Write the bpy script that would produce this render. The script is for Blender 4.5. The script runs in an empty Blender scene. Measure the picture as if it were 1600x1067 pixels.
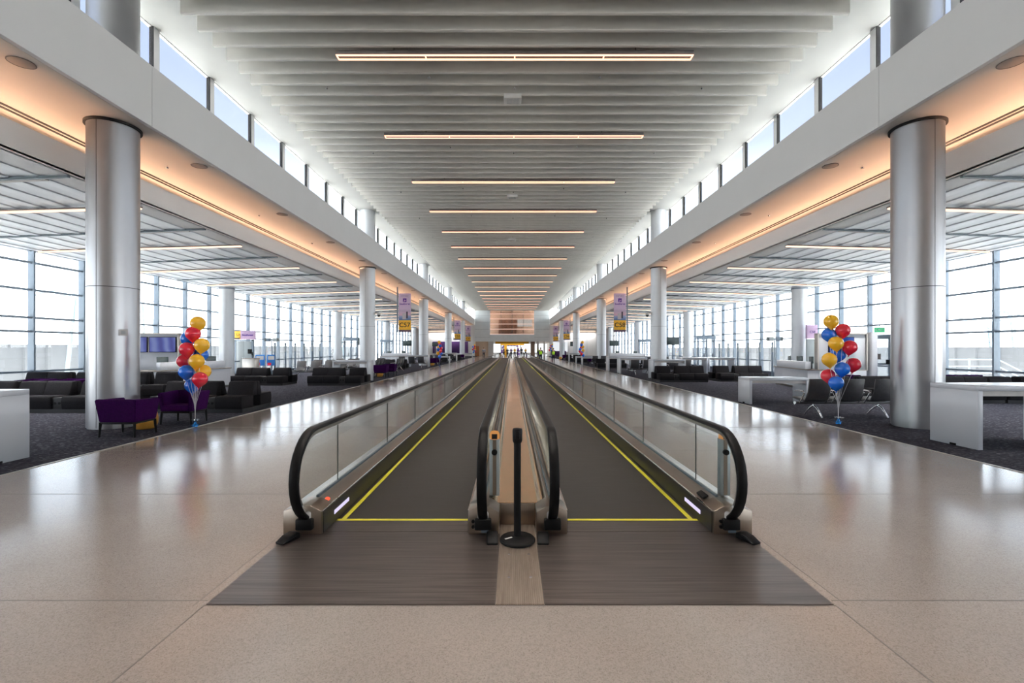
import bpy, bmesh, math, random
from mathutils import Vector, Matrix
random.seed(7)
PI = math.pi
SC = bpy.context.scene
COL = SC.collection
# ------------------------------------------------------------------ camera
F, VX, VY, H = 724.0, 799.5, 543.5, 1.70
cam = bpy.data.cameras.new('camera'); camo = bpy.data.objects.new('camera', cam); COL.objects.link(camo)
camo.location = (0, 0, H); camo.rotation_euler = (PI/2, 0, 0)
cam.sensor_width = 36; cam.lens = F*36/1600
cam.shift_x = (800-VX)/1600; cam.shift_y = (VY-533.5)/1600
cam.clip_end = 600; cam.clip_start = .05
SC.camera = camo
A = 0.08        # axis of the hall
W = 0.055       # axis of the walkways
EYE = H

# ------------------------------------------------------------------ materials
def nodes(name):
    m = bpy.data.materials.new(name); m.use_nodes = True
    nt = m.node_tree; nt.nodes.clear()
    out = nt.nodes.new('ShaderNodeOutputMaterial')
    return m, nt, out
def N(nt, typ, **kw):
    n = nt.nodes.new(typ)
    for k, v in kw.items():
        if k in n.inputs: n.inputs[k].default_value = v
        else: setattr(n, k, v)
    return n
def coords(nt, scale=(1, 1, 1)):
    tc = N(nt, 'ShaderNodeTexCoord'); mp = N(nt, 'ShaderNodeMapping')
    mp.inputs['Scale'].default_value = scale
    nt.links.new(tc.outputs['Object'], mp.inputs['Vector'])
    return mp.outputs['Vector']
def pm(name, col, rough=.5, metal=0., var=.08, scale=6., bump=0., bscale=60., stretch=(1, 1, 1), spec=.5, rvar=.0, coat=0., sheen=0.):
    """Principled with noise-driven colour variation, optional roughness variation and bump."""
    m, nt, out = nodes(name)
    b = N(nt, 'ShaderNodeBsdfPrincipled'); L = nt.links.new
    b.inputs['Metallic'].default_value = metal
    b.inputs['Specular IOR Level'].default_value = spec
    b.inputs['Coat Weight'].default_value = coat
    b.inputs['Sheen Weight'].default_value = sheen
    v = coords(nt, stretch)
    n = N(nt, 'ShaderNodeTexNoise', Scale=scale, Detail=4.0); L(v, n.inputs['Vector'])
    r = N(nt, 'ShaderNodeValToRGB')
    r.color_ramp.elements[0].position = .3; r.color_ramp.elements[1].position = .7
    r.color_ramp.elements[0].color = (*[c*(1-var) for c in col], 1)
    r.color_ramp.elements[1].color = (*[min(1, c*(1+var)) for c in col], 1)
    L(n.outputs['Fac'], r.inputs['Fac']); L(r.outputs['Color'], b.inputs['Base Color'])
    if rvar:
        mr = N(nt, 'ShaderNodeMapRange'); mr.inputs['To Min'].default_value = rough-rvar; mr.inputs['To Max'].default_value = rough+rvar
        L(n.outputs['Fac'], mr.inputs['Value']); L(mr.outputs['Result'], b.inputs['Roughness'])
    else: b.inputs['Roughness'].default_value = rough
    if bump:
        n2 = N(nt, 'ShaderNodeTexNoise', Scale=bscale, Detail=3.0); L(v, n2.inputs['Vector'])
        bp = N(nt, 'ShaderNodeBump', Strength=bump, Distance=.01); L(n2.outputs['Fac'], bp.inputs['Height']); L(bp.outputs['Normal'], b.inputs['Normal'])
    L(b.outputs['BSDF'], out.inputs['Surface'])
    return m
def emit(name, col, strength):
    m, nt, out = nodes(name)
    e = N(nt, 'ShaderNodeEmission', Strength=strength); e.inputs['Color'].default_value = (*col, 1)
    nt.links.new(e.outputs['Emission'], out.inputs['Surface'])
    return m
def glass(name, tint, refl=1.0, rough=0.0):
    m, nt, out = nodes(name); L = nt.links.new
    t = N(nt, 'ShaderNodeBsdfTransparent'); t.inputs['Color'].default_value = (*tint, 1)
    g = N(nt, 'ShaderNodeBsdfGlossy', Roughness=rough)
    lw = N(nt, 'ShaderNodeLayerWeight', Blend=.5)
    pw = N(nt, 'ShaderNodeMath', operation='POWER'); pw.inputs[1].default_value = 5.0; L(lw.outputs['Facing'], pw.inputs[0])
    mu = N(nt, 'ShaderNodeMath', operation='MULTIPLY_ADD'); mu.inputs[1].default_value = .96*refl; mu.inputs[2].default_value = .04*refl
    L(pw.outputs[0], mu.inputs[0])
    mx = N(nt, 'ShaderNodeMixShader'); L(mu.outputs[0], mx.inputs['Fac']); L(t.outputs[0], mx.inputs[1]); L(g.outputs[0], mx.inputs[2])
    L(mx.outputs[0], out.inputs['Surface'])
    return m
M = {}
M['white'] = pm('white_paint', (.60, .59, .57), .55, var=.015, scale=1.5)
M['jamb'] = pm('white_window_jamb', (.86, .86, .85), .5, var=.01)
M['fascia'] = pm('fascia_panel', (.70, .70, .69), .5, var=.012, scale=1.2)
M['soffit'] = pm('soffit_paint', (.66, .62, .57), .6, var=.015, scale=1.5)
M['baffle'] = pm('baffle_felt', (.62, .60, .55), .7, var=.03, scale=3)
M['ceil'] = pm('ceiling_paint', (.27, .27, .255), .7, var=.02, scale=2)
M['sideceil'] = pm('ceiling_metal_panel', (.78, .83, .87), .35, 0, var=.03, scale=2)
M['alu'] = pm('aluminium_frame', (.19, .24, .295), .45, .1, var=.03)
M['alu_dark'] = pm('frame_gasket', (.10, .13, .15), .5, .3)
M['black'] = pm('black_plastic', (.006, .006, .0065), .5, var=.1, spec=.15)
M['slot'] = pm('slot_black', (.006, .005, .005), .8)
M['rubber'] = pm('black_rubber', (.006, .006, .0065), .42, var=.15, scale=20, spec=.10)
M['column'] = pm('satin_column_casing', (.40, .405, .42), .33, .8, var=.02, scale=3, rvar=.03)
M['column_far'] = pm('painted_column_casing', (.66, .68, .70), .4, .25, var=.02, scale=3)  # lighter copy of the column casing, brighter light put into its colour
M['steel'] = pm('brushed_stainless', (.46, .42, .38), .30, 1., var=.05, scale=30, stretch=(1, .02, 1), rvar=.04)
M['post_alu'] = pm('pale_post_aluminium', (.44, .50, .53), .35, .4, var=.03)
M['steel_cap'] = pm('stainless_cap', (.30, .255, .215), .30, 1., var=.04, scale=6, rvar=.02)
M['chrome'] = pm('chrome', (.75, .75, .76), .12, 1., var=.02)
M['deck'] = pm('polished_deck_steel', (1.0, .78, .52), .11, 1., var=.06, scale=9, bump=.34, bscale=2.4, rvar=.05)
M['skirt'] = pm('skirt_panel', (.035, .034, .033), .35, .2, var=.15, scale=10, stretch=(1, .05, 1))
M['yellow'] = pm('safety_yellow', (.50, .47, .02), .5, var=.06, scale=15)
M['table'] = pm('white_laminate', (.54, .565, .61), .25, var=.012, scale=2)
M['table_core'] = pm('laminate_shadow_gap', (.50, .47, .45), .4)
M['sofa'] = pm('charcoal_upholstery', (.019, .0185, .021), .7, var=.18, scale=40, bump=.25, bscale=300, spec=.06)
M['plinth'] = pm('black_plinth', (.010, .010, .012), .6)
M['purple'] = pm('purple_upholstery', (.034, .003, .058), .8, var=.15, scale=30, bump=.3, bscale=260, spec=.05)
M['gold'] = pm('gold_drum', (.62, .30, .05), .4, .3, var=.08)
M['leather'] = pm('grey_seat_leather', (.050, .050, .054), .42, var=.12, scale=18, bump=.15, bscale=120)
M['string'] = pm('white_ribbon', (.75, .75, .78), .4)
M['foil'] = pm('blue_foil', (.02, .20, .55), .2, .8, var=.3, scale=40)
M['foil_silver'] = pm('silver_foil', (.65, .70, .75), .18, .9, var=.2, scale=40)
def balloon_mat(name, col):
    m = pm(name, col, .22, 0, var=.05, scale=5, coat=.4)
    b = [n for n in m.node_tree.nodes if n.type == 'BSDF_PRINCIPLED'][0]
    b.inputs['Subsurface Weight'].default_value = .10; b.inputs['Subsurface Radius'].default_value = (.06, .04, .02)
    return m
M['b_red'] = balloon_mat('red_latex', (.78, .02, .05))
M['b_yel'] = balloon_mat('yellow_latex', (1.0, .52, .025))
M['b_blu'] = balloon_mat('blue_latex', (.008, .15, .70))
M['glass'] = glass('window_glass', (.965, .985, 1.), .8)
M['bal_glass'] = glass('balustrade_glass', (.945, .965, .955), 1.0)
M['glass_edge'] = pm('dark_glass_edge', (.02, .035, .03), .3)
M['glow'] = emit('warm_light_strip', (1., .52, .34), 2.6)
M['glow_side'] = emit('warm_light_line', (1., .72, .54), 1.7)
M['led'] = emit('skirt_led', (.80, .72, 1.), 1.0)
M['red_led'] = emit('red_light', (1., .12, .06), 1.3)
M['amber'] = emit('amber_lens', (1., .45, .14), .55)
M['lamp_body'] = pm('lamp_housing', (.16, .14, .13), .5, .3)
M['grille'] = pm('speaker_grille', (.33, .27, .23), .6, var=.05)
M['purple_wall'] = pm('purple_wall_paint', (.075, .022, .15), .6, var=.05)
M['endwall'] = pm('end_wall_panel', (.74, .79, .80), .45, .1, var=.04, scale=1.0)
M['beige'] = pm('beige_wall', (.62, .47, .34), .6, var=.04)
M['orange_sign'] = pm('amber_sign_face', (.85, .46, .02), .5, var=.03)
M['pink_sign'] = pm('lilac_sign_face', (.72, .50, .70), .5, var=.03)
M['purple_ink'] = pm('purple_ink', (.10, .03, .30), .6)
M['grey_ink'] = pm('grey_lilac_ink', (.33, .27, .45), .6)
M['black_ink'] = pm('black_ink', (.02, .016, .01), .6)
M['door_grey'] = pm('grey_door_paint', (.42, .46, .46), .5, var=.03)
M['screen_off'] = pm('dark_screen', (.045, .065, .065), .2, var=.1)
M['vest'] = pm('hi_vis_yellow_green', (.45, .85, .02), .6, var=.06)
M['navy'] = pm('navy_cloth', (.012, .014, .03), .8, var=.2)
M['greycloth'] = pm('grey_cloth', (.22, .24, .27), .8, var=.12)
M['purplecloth'] = pm('purple_cloth', (.06, .02, .14), .8, var=.12)
M['yellowcloth'] = pm('yellow_cloth', (.72, .42, .03), .8, var=.1)
M['whitecloth'] = pm('white_cloth', (.65, .66, .70), .8, var=.06)
M['skin'] = pm('skin', (.46, .26, .17), .5, var=.08, scale=14)
M['hair'] = pm('dark_hair', (.02, .014, .010), .6, var=.3, scale=60)
M['shoe'] = pm('black_shoes', (.015, .014, .014), .45)
M['ext_wall'] = pm('pale_corrugated_wall', (.17, .18, .19), .7, var=.04, scale=.6)
M['concrete'] = pm('apron_concrete', (.55, .55, .54), .9, var=.06, scale=.2)
M['mast'] = pm('mast_steel', (.40, .52, .58), .5, .4)
M['green_sign'] = emit('exit_sign_green', (.10, .75, .35), .8)
M['blue_sign'] = pm('blue_sign_face', (.02, .20, .62), .5)

def terrazzo():
    m, nt, out = nodes('polished_terrazzo'); L = nt.links.new
    b = N(nt, 'ShaderNodeBsdfPrincipled')
    v = coords(nt)
    big = N(nt, 'ShaderNodeTexNoise', Scale=.7, Detail=3.0); L(v, big.inputs['Vector'])
    r0 = N(nt, 'ShaderNodeValToRGB'); e = r0.color_ramp.elements
    e[0].position = .3; e[1].position = .7
    e[0].color = (.225, .198, .180, 1); e[1].color = (.263, .233, .213, 1)
    L(big.outputs['Fac'], r0.inputs['Fac'])
    vo = N(nt, 'ShaderNodeTexVoronoi', Scale=150.0); L(v, vo.inputs['Vector'])
    r1 = N(nt, 'ShaderNodeValToRGB'); e = r1.color_ramp.elements
    e[0].position = 0; e[0].color = (.78, .77, .76, 1); e[1].position = 1; e[1].color = (1.09, 1.08, 1.07, 1)
    x = e.new(.14); x.color = (.86, .85, .84, 1); x = e.new(.55); x.color = (1, 1, 1, 1)
    sep = N(nt, 'ShaderNodeSeparateColor'); L(vo.outputs['Color'], sep.inputs['Color']); L(sep.outputs['Red'], r1.inputs['Fac'])
    mx = N(nt, 'ShaderNodeMix', data_type='RGBA', blend_type='MULTIPLY'); mx.inputs['Factor'].default_value = 1
    L(r0.outputs['Color'], mx.inputs['A']); L(r1.outputs['Color'], mx.inputs['B']); L(mx.outputs['Result'], b.inputs['Base Color'])
    v2 = N(nt, 'ShaderNodeTexVoronoi', Scale=75.0); L(v, v2.inputs['Vector'])
    s2 = N(nt, 'ShaderNodeSeparateColor'); L(v2.outputs['Color'], s2.inputs['Color'])
    g1 = N(nt, 'ShaderNodeMath', operation='GREATER_THAN'); g1.inputs[1].default_value = .90; L(s2.outputs['Green'], g1.inputs[0])
    g2 = N(nt, 'ShaderNodeMath', operation='LESS_THAN'); g2.inputs[1].default_value = .22; L(v2.outputs['Distance'], g2.inputs[0])
    g3 = N(nt, 'ShaderNodeMath', operation='MULTIPLY'); L(g1.outputs[0], g3.inputs[0]); L(g2.outputs[0], g3.inputs[1])
    m2 = N(nt, 'ShaderNodeMix', data_type='RGBA'); L(g3.outputs[0], m2.inputs['Factor']); L(mx.outputs['Result'], m2.inputs['A']); m2.inputs['B'].default_value = (.13, .11, .10, 1)
    L(m2.outputs['Result'], b.inputs['Base Color'])
    mr = N(nt, 'ShaderNodeMapRange'); mr.inputs['To Min'].default_value = .10; mr.inputs['To Max'].default_value = .19
    L(big.outputs['Fac'], mr.inputs['Value']); L(mr.outputs['Result'], b.inputs['Roughness'])
    b.inputs['Specular IOR Level'].default_value = .5
    L(b.outputs['BSDF'], out.inputs['Surface'])
    return m
M['terrazzo'] = terrazzo()
def carpet():
    m, nt, out = nodes('flecked_carpet'); L = nt.links.new
    b = N(nt, 'ShaderNodeBsdfPrincipled', Roughness=.95); b.inputs['Specular IOR Level'].default_value = .03
    v = coords(nt, (1, 2.2, 1))
    vo = N(nt, 'ShaderNodeTexVoronoi', Scale=22.0); L(v, vo.inputs['Vector'])
    sep = N(nt, 'ShaderNodeSeparateColor'); L(vo.outputs['Color'], sep.inputs['Color'])
    r = N(nt, 'ShaderNodeValToRGB'); e = r.color_ramp.elements
    e[0].position = .0; e[0].color = (.024, .025, .034, 1); e[1].position = 1; e[1].color = (.13, .13, .15, 1)
    x = e.new(.6); x.color = (.038, .040, .054, 1); x = e.new(.88); x.color = (.058, .060, .074, 1)
    L(sep.outputs['Red'], r.inputs['Fac']); L(r.outputs['Color'], b.inputs['Base Color'])
    n = N(nt, 'ShaderNodeTexNoise', Scale=220.0); L(v, n.inputs['Vector'])
    bp = N(nt, 'ShaderNodeBump', Strength=.4, Distance=.01); L(n.outputs['Fac'], bp.inputs['Height']); L(bp.outputs['Normal'], b.inputs['Normal'])
    L(b.outputs['BSDF'], out.inputs['Surface'])
    return m
M['carpet'] = carpet()
def grooved(name, c0, c1, scale, axis, rough, metal, streak):
    """fine parallel grooves (wave bands) with brushed streaks"""
    m, nt, out = nodes(name); L = nt.links.new
    b = N(nt, 'ShaderNodeBsdfPrincipled', Roughness=rough, Metallic=metal)
    v = coords(nt)
    w = N(nt, 'ShaderNodeTexWave', Scale=scale, bands_direction=axis); L(v, w.inputs['Vector'])
    vs = coords(nt, streak)
    n = N(nt, 'ShaderNodeTexNoise', Scale=5.0, Detail=5.0); L(vs, n.inputs['Vector'])
    r = N(nt, 'ShaderNodeValToRGB'); e = r.color_ramp.elements
    e[0].position = .28; e[0].color = (*c0, 1); e[1].position = .72; e[1].color = (*c1, 1)
    L(n.outputs['Fac'], r.inputs['Fac']); L(r.outputs['Color'], b.inputs['Base Color'])
    mr = N(nt, 'ShaderNodeMapRange'); mr.inputs['To Min'].default_value = rough-.08; mr.inputs['To Max'].default_value = rough+.08
    L(n.outputs['Fac'], mr.inputs['Value']); L(mr.outputs['Result'], b.inputs['Roughness'])
    bp = N(nt, 'ShaderNodeBump', Strength=.7 if 'ribbed' in name else .25, Distance=.003); L(w.outputs['Fac'], bp.inputs['Height']); L(bp.outputs['Normal'], b.inputs['Normal'])
    L(b.outputs['BSDF'], out.inputs['Surface'])
    return m
M['belt'] = grooved('grooved_pallet_belt', (.026, .023, .021), (.038, .034, .031), 40, 'X', .5, 0, (.5, 4, 1))
[n for n in M['belt'].node_tree.nodes if n.type == 'BSDF_PRINCIPLED'][0].inputs['Specular IOR Level'].default_value = .2
M['landing'] = grooved('brushed_landing_plate', (.058, .046, .041), (.165, .140, .128), 55, 'Y', .34, .8, (.25, 9, 1))
M['ribbed'] = grooved('ribbed_floor_plate', (.38, .30, .235), (.54, .45, .37), 22, 'X', .34, .85, (6, .6, 1))
def screen(name, c0, c1, c2, scale, strength):
    m, nt, out = nodes(name); L = nt.links.new
    v = coords(nt, (1, 1, 1.6))
    n = N(nt, 'ShaderNodeTexWave', Scale=scale, Distortion=5.0, Detail=1.0); L(v, n.inputs['Vector'])
    r = N(nt, 'ShaderNodeValToRGB'); e = r.color_ramp.elements
    e[0].color = (*c0, 1); e[1].color = (*c2, 1); x = e.new(.5); x.color = (*c1, 1)
    L(n.outputs['Fac'], r.inputs['Fac'])
    em = N(nt, 'ShaderNodeEmission', Strength=strength); L(r.outputs['Color'], em.inputs['Color'])
    L(em.outputs['Emission'], out.inputs['Surface'])
    return m
M['screen'] = screen('lit_purple_screen', (.10, .11, .34), (.14, .17, .46), (.22, .27, .55), .7, .8)
M['screen_blue'] = screen('lit_blue_screen', (.03, .07, .30), (.05, .11, .42), (.08, .15, .50), .5, .8)
def stripes(name, c0, c1, scale, axis, rough=.5):
    m, nt, out = nodes(name); L = nt.links.new
    b = N(nt, 'ShaderNodeBsdfPrincipled', Roughness=rough); v = coords(nt)
    w = N(nt, 'ShaderNodeTexWave', Scale=scale, bands_direction=axis); L(v, w.inputs['Vector'])
    r = N(nt, 'ShaderNodeValToRGB'); e = r.color_ramp.elements
    e[0].color = (*c0, 1); e[1].color = (*c1, 1); e[0].position = .05; e[1].position = .3
    L(w.outputs['Fac'], r.inputs['Fac']); L(r.outputs['Color'], b.inputs['Base Color']); L(b.outputs['BSDF'], out.inputs['Surface'])
    return m
M['panelwall'] = stripes('seamed_wall_panel', (.78, .80, .81), (.86, .87, .87), .16, 'X')
def photo_print():
    """printed dusk picture on the banners: sunset over dark ground, object z from 0 to 1"""
    m, nt, out = nodes('banner_print'); L = nt.links.new
    b = N(nt, 'ShaderNodeBsdfPrincipled', Roughness=.5)
    tc = N(nt, 'ShaderNodeTexCoord'); s = N(nt, 'ShaderNodeSeparateXYZ'); L(tc.outputs['Object'], s.inputs['Vector'])
    n = N(nt, 'ShaderNodeTexNoise', Scale=3.5, Detail=3.0); L(tc.outputs['Object'], n.inputs['Vector'])
    mr = N(nt, 'ShaderNodeMapRange'); mr.inputs['From Min'].default_value = 0; mr.inputs['From Max'].default_value = 3.0; L(s.outputs['Z'], mr.inputs['Value'])
    ad = N(nt, 'ShaderNodeMath', operation='MULTIPLY_ADD'); ad.inputs[1].default_value = .05; L(n.outputs['Fac'], ad.inputs[0]); L(mr.outputs['Result'], ad.inputs[2])
    r = N(nt, 'ShaderNodeValToRGB'); e = r.color_ramp.elements
    stops = [(0., (.10, .06, .12)), (.235, (.10, .05, .07)), (.27, (.14, .08, .09)), (.30, (.07, .09, .20)), (.38, (.13, .22, .45)), (.45, (.30, .36, .58)),
             (.475, (.68, .42, .50)), (.53, (.62, .45, .58)), (.58, (.50, .40, .55)), (.64, (.62, .48, .66)), (1., (.66, .54, .74))]
    e[0].position, e[0].color = stops[0][0], (*stops[0][1], 1); e[1].position, e[1].color = 1., (*stops[-1][1], 1)
    for p, c in stops[1:-1]: x = e.new(p); x.color = (*c, 1)
    L(ad.outputs[0], r.inputs['Fac']); L(r.outputs['Color'], b.inputs['Base Color']); L(b.outputs['BSDF'], out.inputs['Surface'])
    return m
M['banner'] = photo_print()

# ------------------------------------------------------------------ mesh builder
class MB:
    def __init__(s): s.bm = bmesh.new()
    def box(s, x0, y0, z0, x1, y1, z1, bev=0, seg=2, mat=None):
        r = bmesh.ops.create_cube(s.bm, size=1)
        vs = r['verts']
        m = Matrix.Translation(((x0+x1)/2, (y0+y1)/2, (z0+z1)/2)) @ Matrix.Diagonal((abs(x1-x0), abs(y1-y0), abs(z1-z0), 1))
        if mat is not None: m = mat @ m
        bmesh.ops.transform(s.bm, matrix=m, verts=vs)
        if bev:
            es = list({e for v in vs for e in v.link_edges})
            bmesh.ops.bevel(s.bm, geom=es, offset=bev, segments=seg, affect='EDGES', profile=.5)
        return s
    def prism(s, pts, fn, a, b, bev=0, seg=2):
        """pts: 2-D outline; fn(u, v, t) -> xyz; extruded from t=a to t=b"""
        va = [s.bm.verts.new(fn(u, v, a)) for u, v in pts]; vb = [s.bm.verts.new(fn(u, v, b)) for u, v in pts]
        n = len(pts)
        fs = [s.bm.faces.new(va), s.bm.faces.new(vb[::-1])]
        for i in range(n): fs.append(s.bm.faces.new((va[i], vb[i], vb[(i+1) % n], va[(i+1) % n])))
        bmesh.ops.recalc_face_normals(s.bm, faces=fs)
        if bev:
            es = list({e for f in fs for e in f.edges})
            bmesh.ops.bevel(s.bm, geom=es, offset=bev, segments=seg, affect='EDGES', profile=.5)
        return s
    def cyl(s, p0, p1, r0, r1=None, n=16, caps=True):
        r1 = r0 if r1 is None else r1
        p0, p1 = Vector(p0), Vector(p1); d = p1-p0
        q = Vector((0, 0, 1)).rotation_difference(d.normalized()).to_matrix().to_4x4()
        bmesh.ops.create_cone(s.bm, cap_ends=caps, segments=n, radius1=r0, radius2=r1, depth=d.length, matrix=Matrix.Translation((p0+p1)/2) @ q)
        return s
    def lathe(s, prof, c=(0, 0, 0), n=32, cap=True):
        rings = []
        for r, z in prof:
            rings.append([s.bm.verts.new((c[0]+r*math.cos(2*PI*i/n), c[1]+r*math.sin(2*PI*i/n), c[2]+z)) for i in range(n)])
        for a, b in zip(rings, rings[1:]):
            for i in range(n): s.bm.faces.new((a[i], a[(i+1) % n], b[(i+1) % n], b[i]))
        if cap:
            s.bm.faces.new(rings[0][::-1]); s.bm.faces.new(rings[-1])
        return s
    def sweep(s, path, prof, closed=False):
        """path: list of (pos, U, V) frames; prof: outline (u, v)"""
        rings = [[s.bm.verts.new(p + U*u + V*v) for u, v in prof] for p, U, V in path]
        n = len(prof)
        for a, b in zip(rings, rings[1:]):
            for i in range(n): s.bm.faces.new((a[i], a[(i+1) % n], b[(i+1) % n], b[i]))
        s.bm.faces.new(rings[0][::-1]); s.bm.faces.new(rings[-1])
        return s
    def tube(s, pts, r, n=8):
        pts = [Vector(p) for p in pts]; fr = []
        up = Vector((0, 0, 1)) if abs((pts[1]-pts[0]).normalized().z) < .9 else Vector((1, 0, 0))
        for i, p in enumerate(pts):
            t = (pts[min(i+1, len(pts)-1)]-pts[max(i-1, 0)]).normalized()
            U = t.cross(up).normalized(); V = U.cross(t).normalized()
            fr.append((p, U, V))
        rr = r if isinstance(r, (list, tuple)) else [r]*len(pts)
        rings = [[s.bm.verts.new(p + (U*math.cos(2*PI*i/n)+V*math.sin(2*PI*i/n))*q) for i in range(n)] for (p, U, V), q in zip(fr, rr)]
        for a, b in zip(rings, rings[1:]):
            for i in range(n): s.bm.faces.new((a[i], a[(i+1) % n], b[(i+1) % n], b[i]))
        s.bm.faces.new(rings[0][::-1]); s.bm.faces.new(rings[-1])
        return s
    def ball(s, c, r, sc=(1, 1, 1), n=20):
        bmesh.ops.create_uvsphere(s.bm, u_segments=n, v_segments=n*2//3, radius=r, matrix=Matrix.Translation(c) @ Matrix.Diagonal((*sc, 1)))
        return s
    def mesh(s, name, smooth=True, ang=35):
        bmesh.ops.recalc_face_normals(s.bm, faces=s.bm.faces[:])
        me = bpy.data.meshes.new(name); s.bm.to_mesh(me); s.bm.free()
        if smooth:
            me.polygons.foreach_set('use_smooth', [True]*len(me.polygons))
            me.set_sharp_from_angle(angle=math.radians(ang))
        return me
    def build(s, name, mat, parent=None, label=None, smooth=True, ang=35):
        me = s.mesh(name, smooth, ang)
        if mat: me.materials.append(mat)
        o = bpy.data.objects.new(name, me); COL.objects.link(o)
        if parent is not None: o.parent = parent
        if label: o['label'] = label
        return o
def tag(o, label, cat, group=None):
    o['label'] = label; o['category'] = cat
    if group: o['group'] = group
    return o
def thing(name, label, cat, loc=(0, 0, 0), rz=0, group=None):
    o = bpy.data.objects.new(name, None); COL.objects.link(o); o.empty_display_size = .2
    o.location = loc; o.rotation_euler = (0, 0, rz)
    return tag(o, label, cat, group)
def struct(mb, name, mat, parent=None, smooth=True):
    o = mb.build(name, mat, parent, smooth=smooth)
    if parent is None: o['kind'] = 'structure'
    return o
def kids(o): return KID.get(o.name, [])
KID = {}
def dup(root, loc, rz=0, label=None, group=None):
    r = root.copy(); COL.objects.link(r); r.location = loc; r.rotation_euler = (0, 0, rz)
    if label: r['label'] = label
    if group: r['group'] = group
    for ch in list(root.children):
        c = ch.copy(); COL.objects.link(c); c.parent = r
        for g in list(ch.children):
            d = g.copy(); COL.objects.link(d); d.parent = c
    return r
ORD = ['first', 'second', 'third', 'fourth', 'fifth', 'sixth', 'seventh', 'eighth', 'ninth', 'tenth', 'eleventh', 'twelfth', 'thirteenth', 'fourteenth',
       'fifteenth', 'sixteenth', 'seventeenth', 'eighteenth', 'nineteenth', 'twentieth']
def area(name, loc, rot, sx, sy, power, col, spread=PI):
    l = bpy.data.lights.new(name, 'AREA'); l.shape = 'RECTANGLE'; l.size = sx; l.size_y = sy; l.energy = power; l.color = col; l.spread = spread
    o = bpy.data.objects.new(name, l); COL.objects.link(o); o.location = loc; o.rotation_euler = rot
    return o
def text_mesh(s, size, bold=0.0):
    cu = bpy.data.curves.new('lettering', 'FONT'); cu.body = s; cu.size = size; cu.align_x = 'CENTER'; cu.align_y = 'CENTER'
    cu.extrude = .004; cu.offset = bold
    o = bpy.data.objects.new('lettering', cu); COL.objects.link(o)
    dg = bpy.context.evaluated_depsgraph_get()
    me = bpy.data.meshes.new_from_object(o.evaluated_get(dg))
    bpy.data.objects.remove(o)
    return me
def text(s, size, mat, parent, loc, rot=(PI/2, 0, 0), bold=0.0, name='lettering'):
    me = text_mesh(s, size, bold); me.materials.clear(); me.materials.append(mat)
    o = bpy.data.objects.new(name, me); COL.objects.link(o); o.parent = parent; o.location = loc; o.rotation_euler = rot
    return o

# ------------------------------------------------------------------ the building
Y0, Y1 = -18.0, 97.0
BAY = 17.6
struct(MB().box(-19, Y0, -.3, 19, 140, 0), 'floor', M['terrazzo'])
for sg, nm in ((-1, 'floor_carpet_left'), (1, 'floor_carpet_right')):
    struct(MB().box(A+sg*6.88, Y0, 0, A+sg*17.95, Y1-1, .008), nm, M['carpet'])
    struct(MB().box(A+sg*6.865, Y0, 0, A+sg*6.885, Y1-1, .010), 'trim_carpet_edge', M['steel'])
jm = pm('floor_joint', (.10, .085, .075), .5)
mbj = MB()
for y in [3.12+2.27*k for k in range(-3, 40)]:
    mbj.box(A-6.86, y-.004, 0, W-2.10, y+.004, .0012); mbj.box(W+2.10, y-.004, 0, A+6.86, y+.004, .0012)
for x in (W-2.085, W+2.085): mbj.box(x-.005, Y0, 0, x+.005, 3.06, .0012)
for x in (W-2.155, W+2.155): mbj.box(x-.004, 3.06, 0, x+.004, 82, .0012)
mbj.box(W-2.08, 3.055, 0, W+2.08, 3.064, .0014)
struct(mbj, 'trim_floor_joints', jm)

# main ceiling with transverse baffles
ZC = EYE+8.14
ceiling = struct(MB().box(A-9.3, Y0, ZC, A+9.3, Y1, ZC+.15), 'ceiling', M['ceil'])
SP = 4.63/8
ys = [12.26+SP*(k+.5) for k in range(-14, 147)]
ys = [y for y in ys if y < Y1-.3]
ys0 = [12.26+SP*(k+.5) for k in range(-50, -14)]
bp = [(-.05, .36), (-.05, .02), (-.035, 0), (.035, 0), (.05, .02), (.05, .36)]
mb = MB().prism(bp, lambda u, v, t: (t, u, v), -7.78, 7.78)
bm_me = mb.mesh('baffle'); bm_me.materials.append(M['baffle'])
for y in ys[:100]:
    o = bpy.data.objects.new('baffle', bm_me); COL.objects.link(o); o.parent = ceiling; o.location = (A, y, ZC-.36)
mb = MB()
for y in ys[100:] + [q for q in ys0 if q > Y0+.3]: mb.prism(bp, lambda u, v, t: (t+A, u+y, v+ZC-.36), -7.78, 7.78)
o = mb.build('baffle', M['baffle'], ceiling); o['kind'] = 'stuff'
# ceiling boxes and small sprinklers
def sprinkler(x, y, z):
    return MB().cyl((x, y, z), (x, y, z-.05), .012, n=8).cyl((x, y, z-.05), (x, y, z-.07), .035, .02, n=10)
t = thing('ceiling_detector', 'white boxed detector on the baffles behind the nearest warm light strip', 'detector', (A-.05, 14.35, ZC-.36))
MB().box(-.27, -.2, -.14, .27, .2, 0, .015).build('housing', M['white'], t)
MB().box(-.18, -.14, -.155, .18, .14, -.14, .004).build('lens_plate', M['glass'], t)
for k, (y, lab) in enumerate(((23.6, 'second'), (32.9, 'third'), (42.1, 'fourth'))):
    dup(t, (A-.05, y, ZC-.36), 0, f'white boxed ceiling detector, {lab} from the near end of the hall', 'detectors on the main ceiling')
t['group'] = 'detectors on the main ceiling'
sp_me = sprinkler(0, 0, 0).mesh('ceiling_sprinkler'); sp_me.materials.append(M['chrome'])
SPK = []
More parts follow.
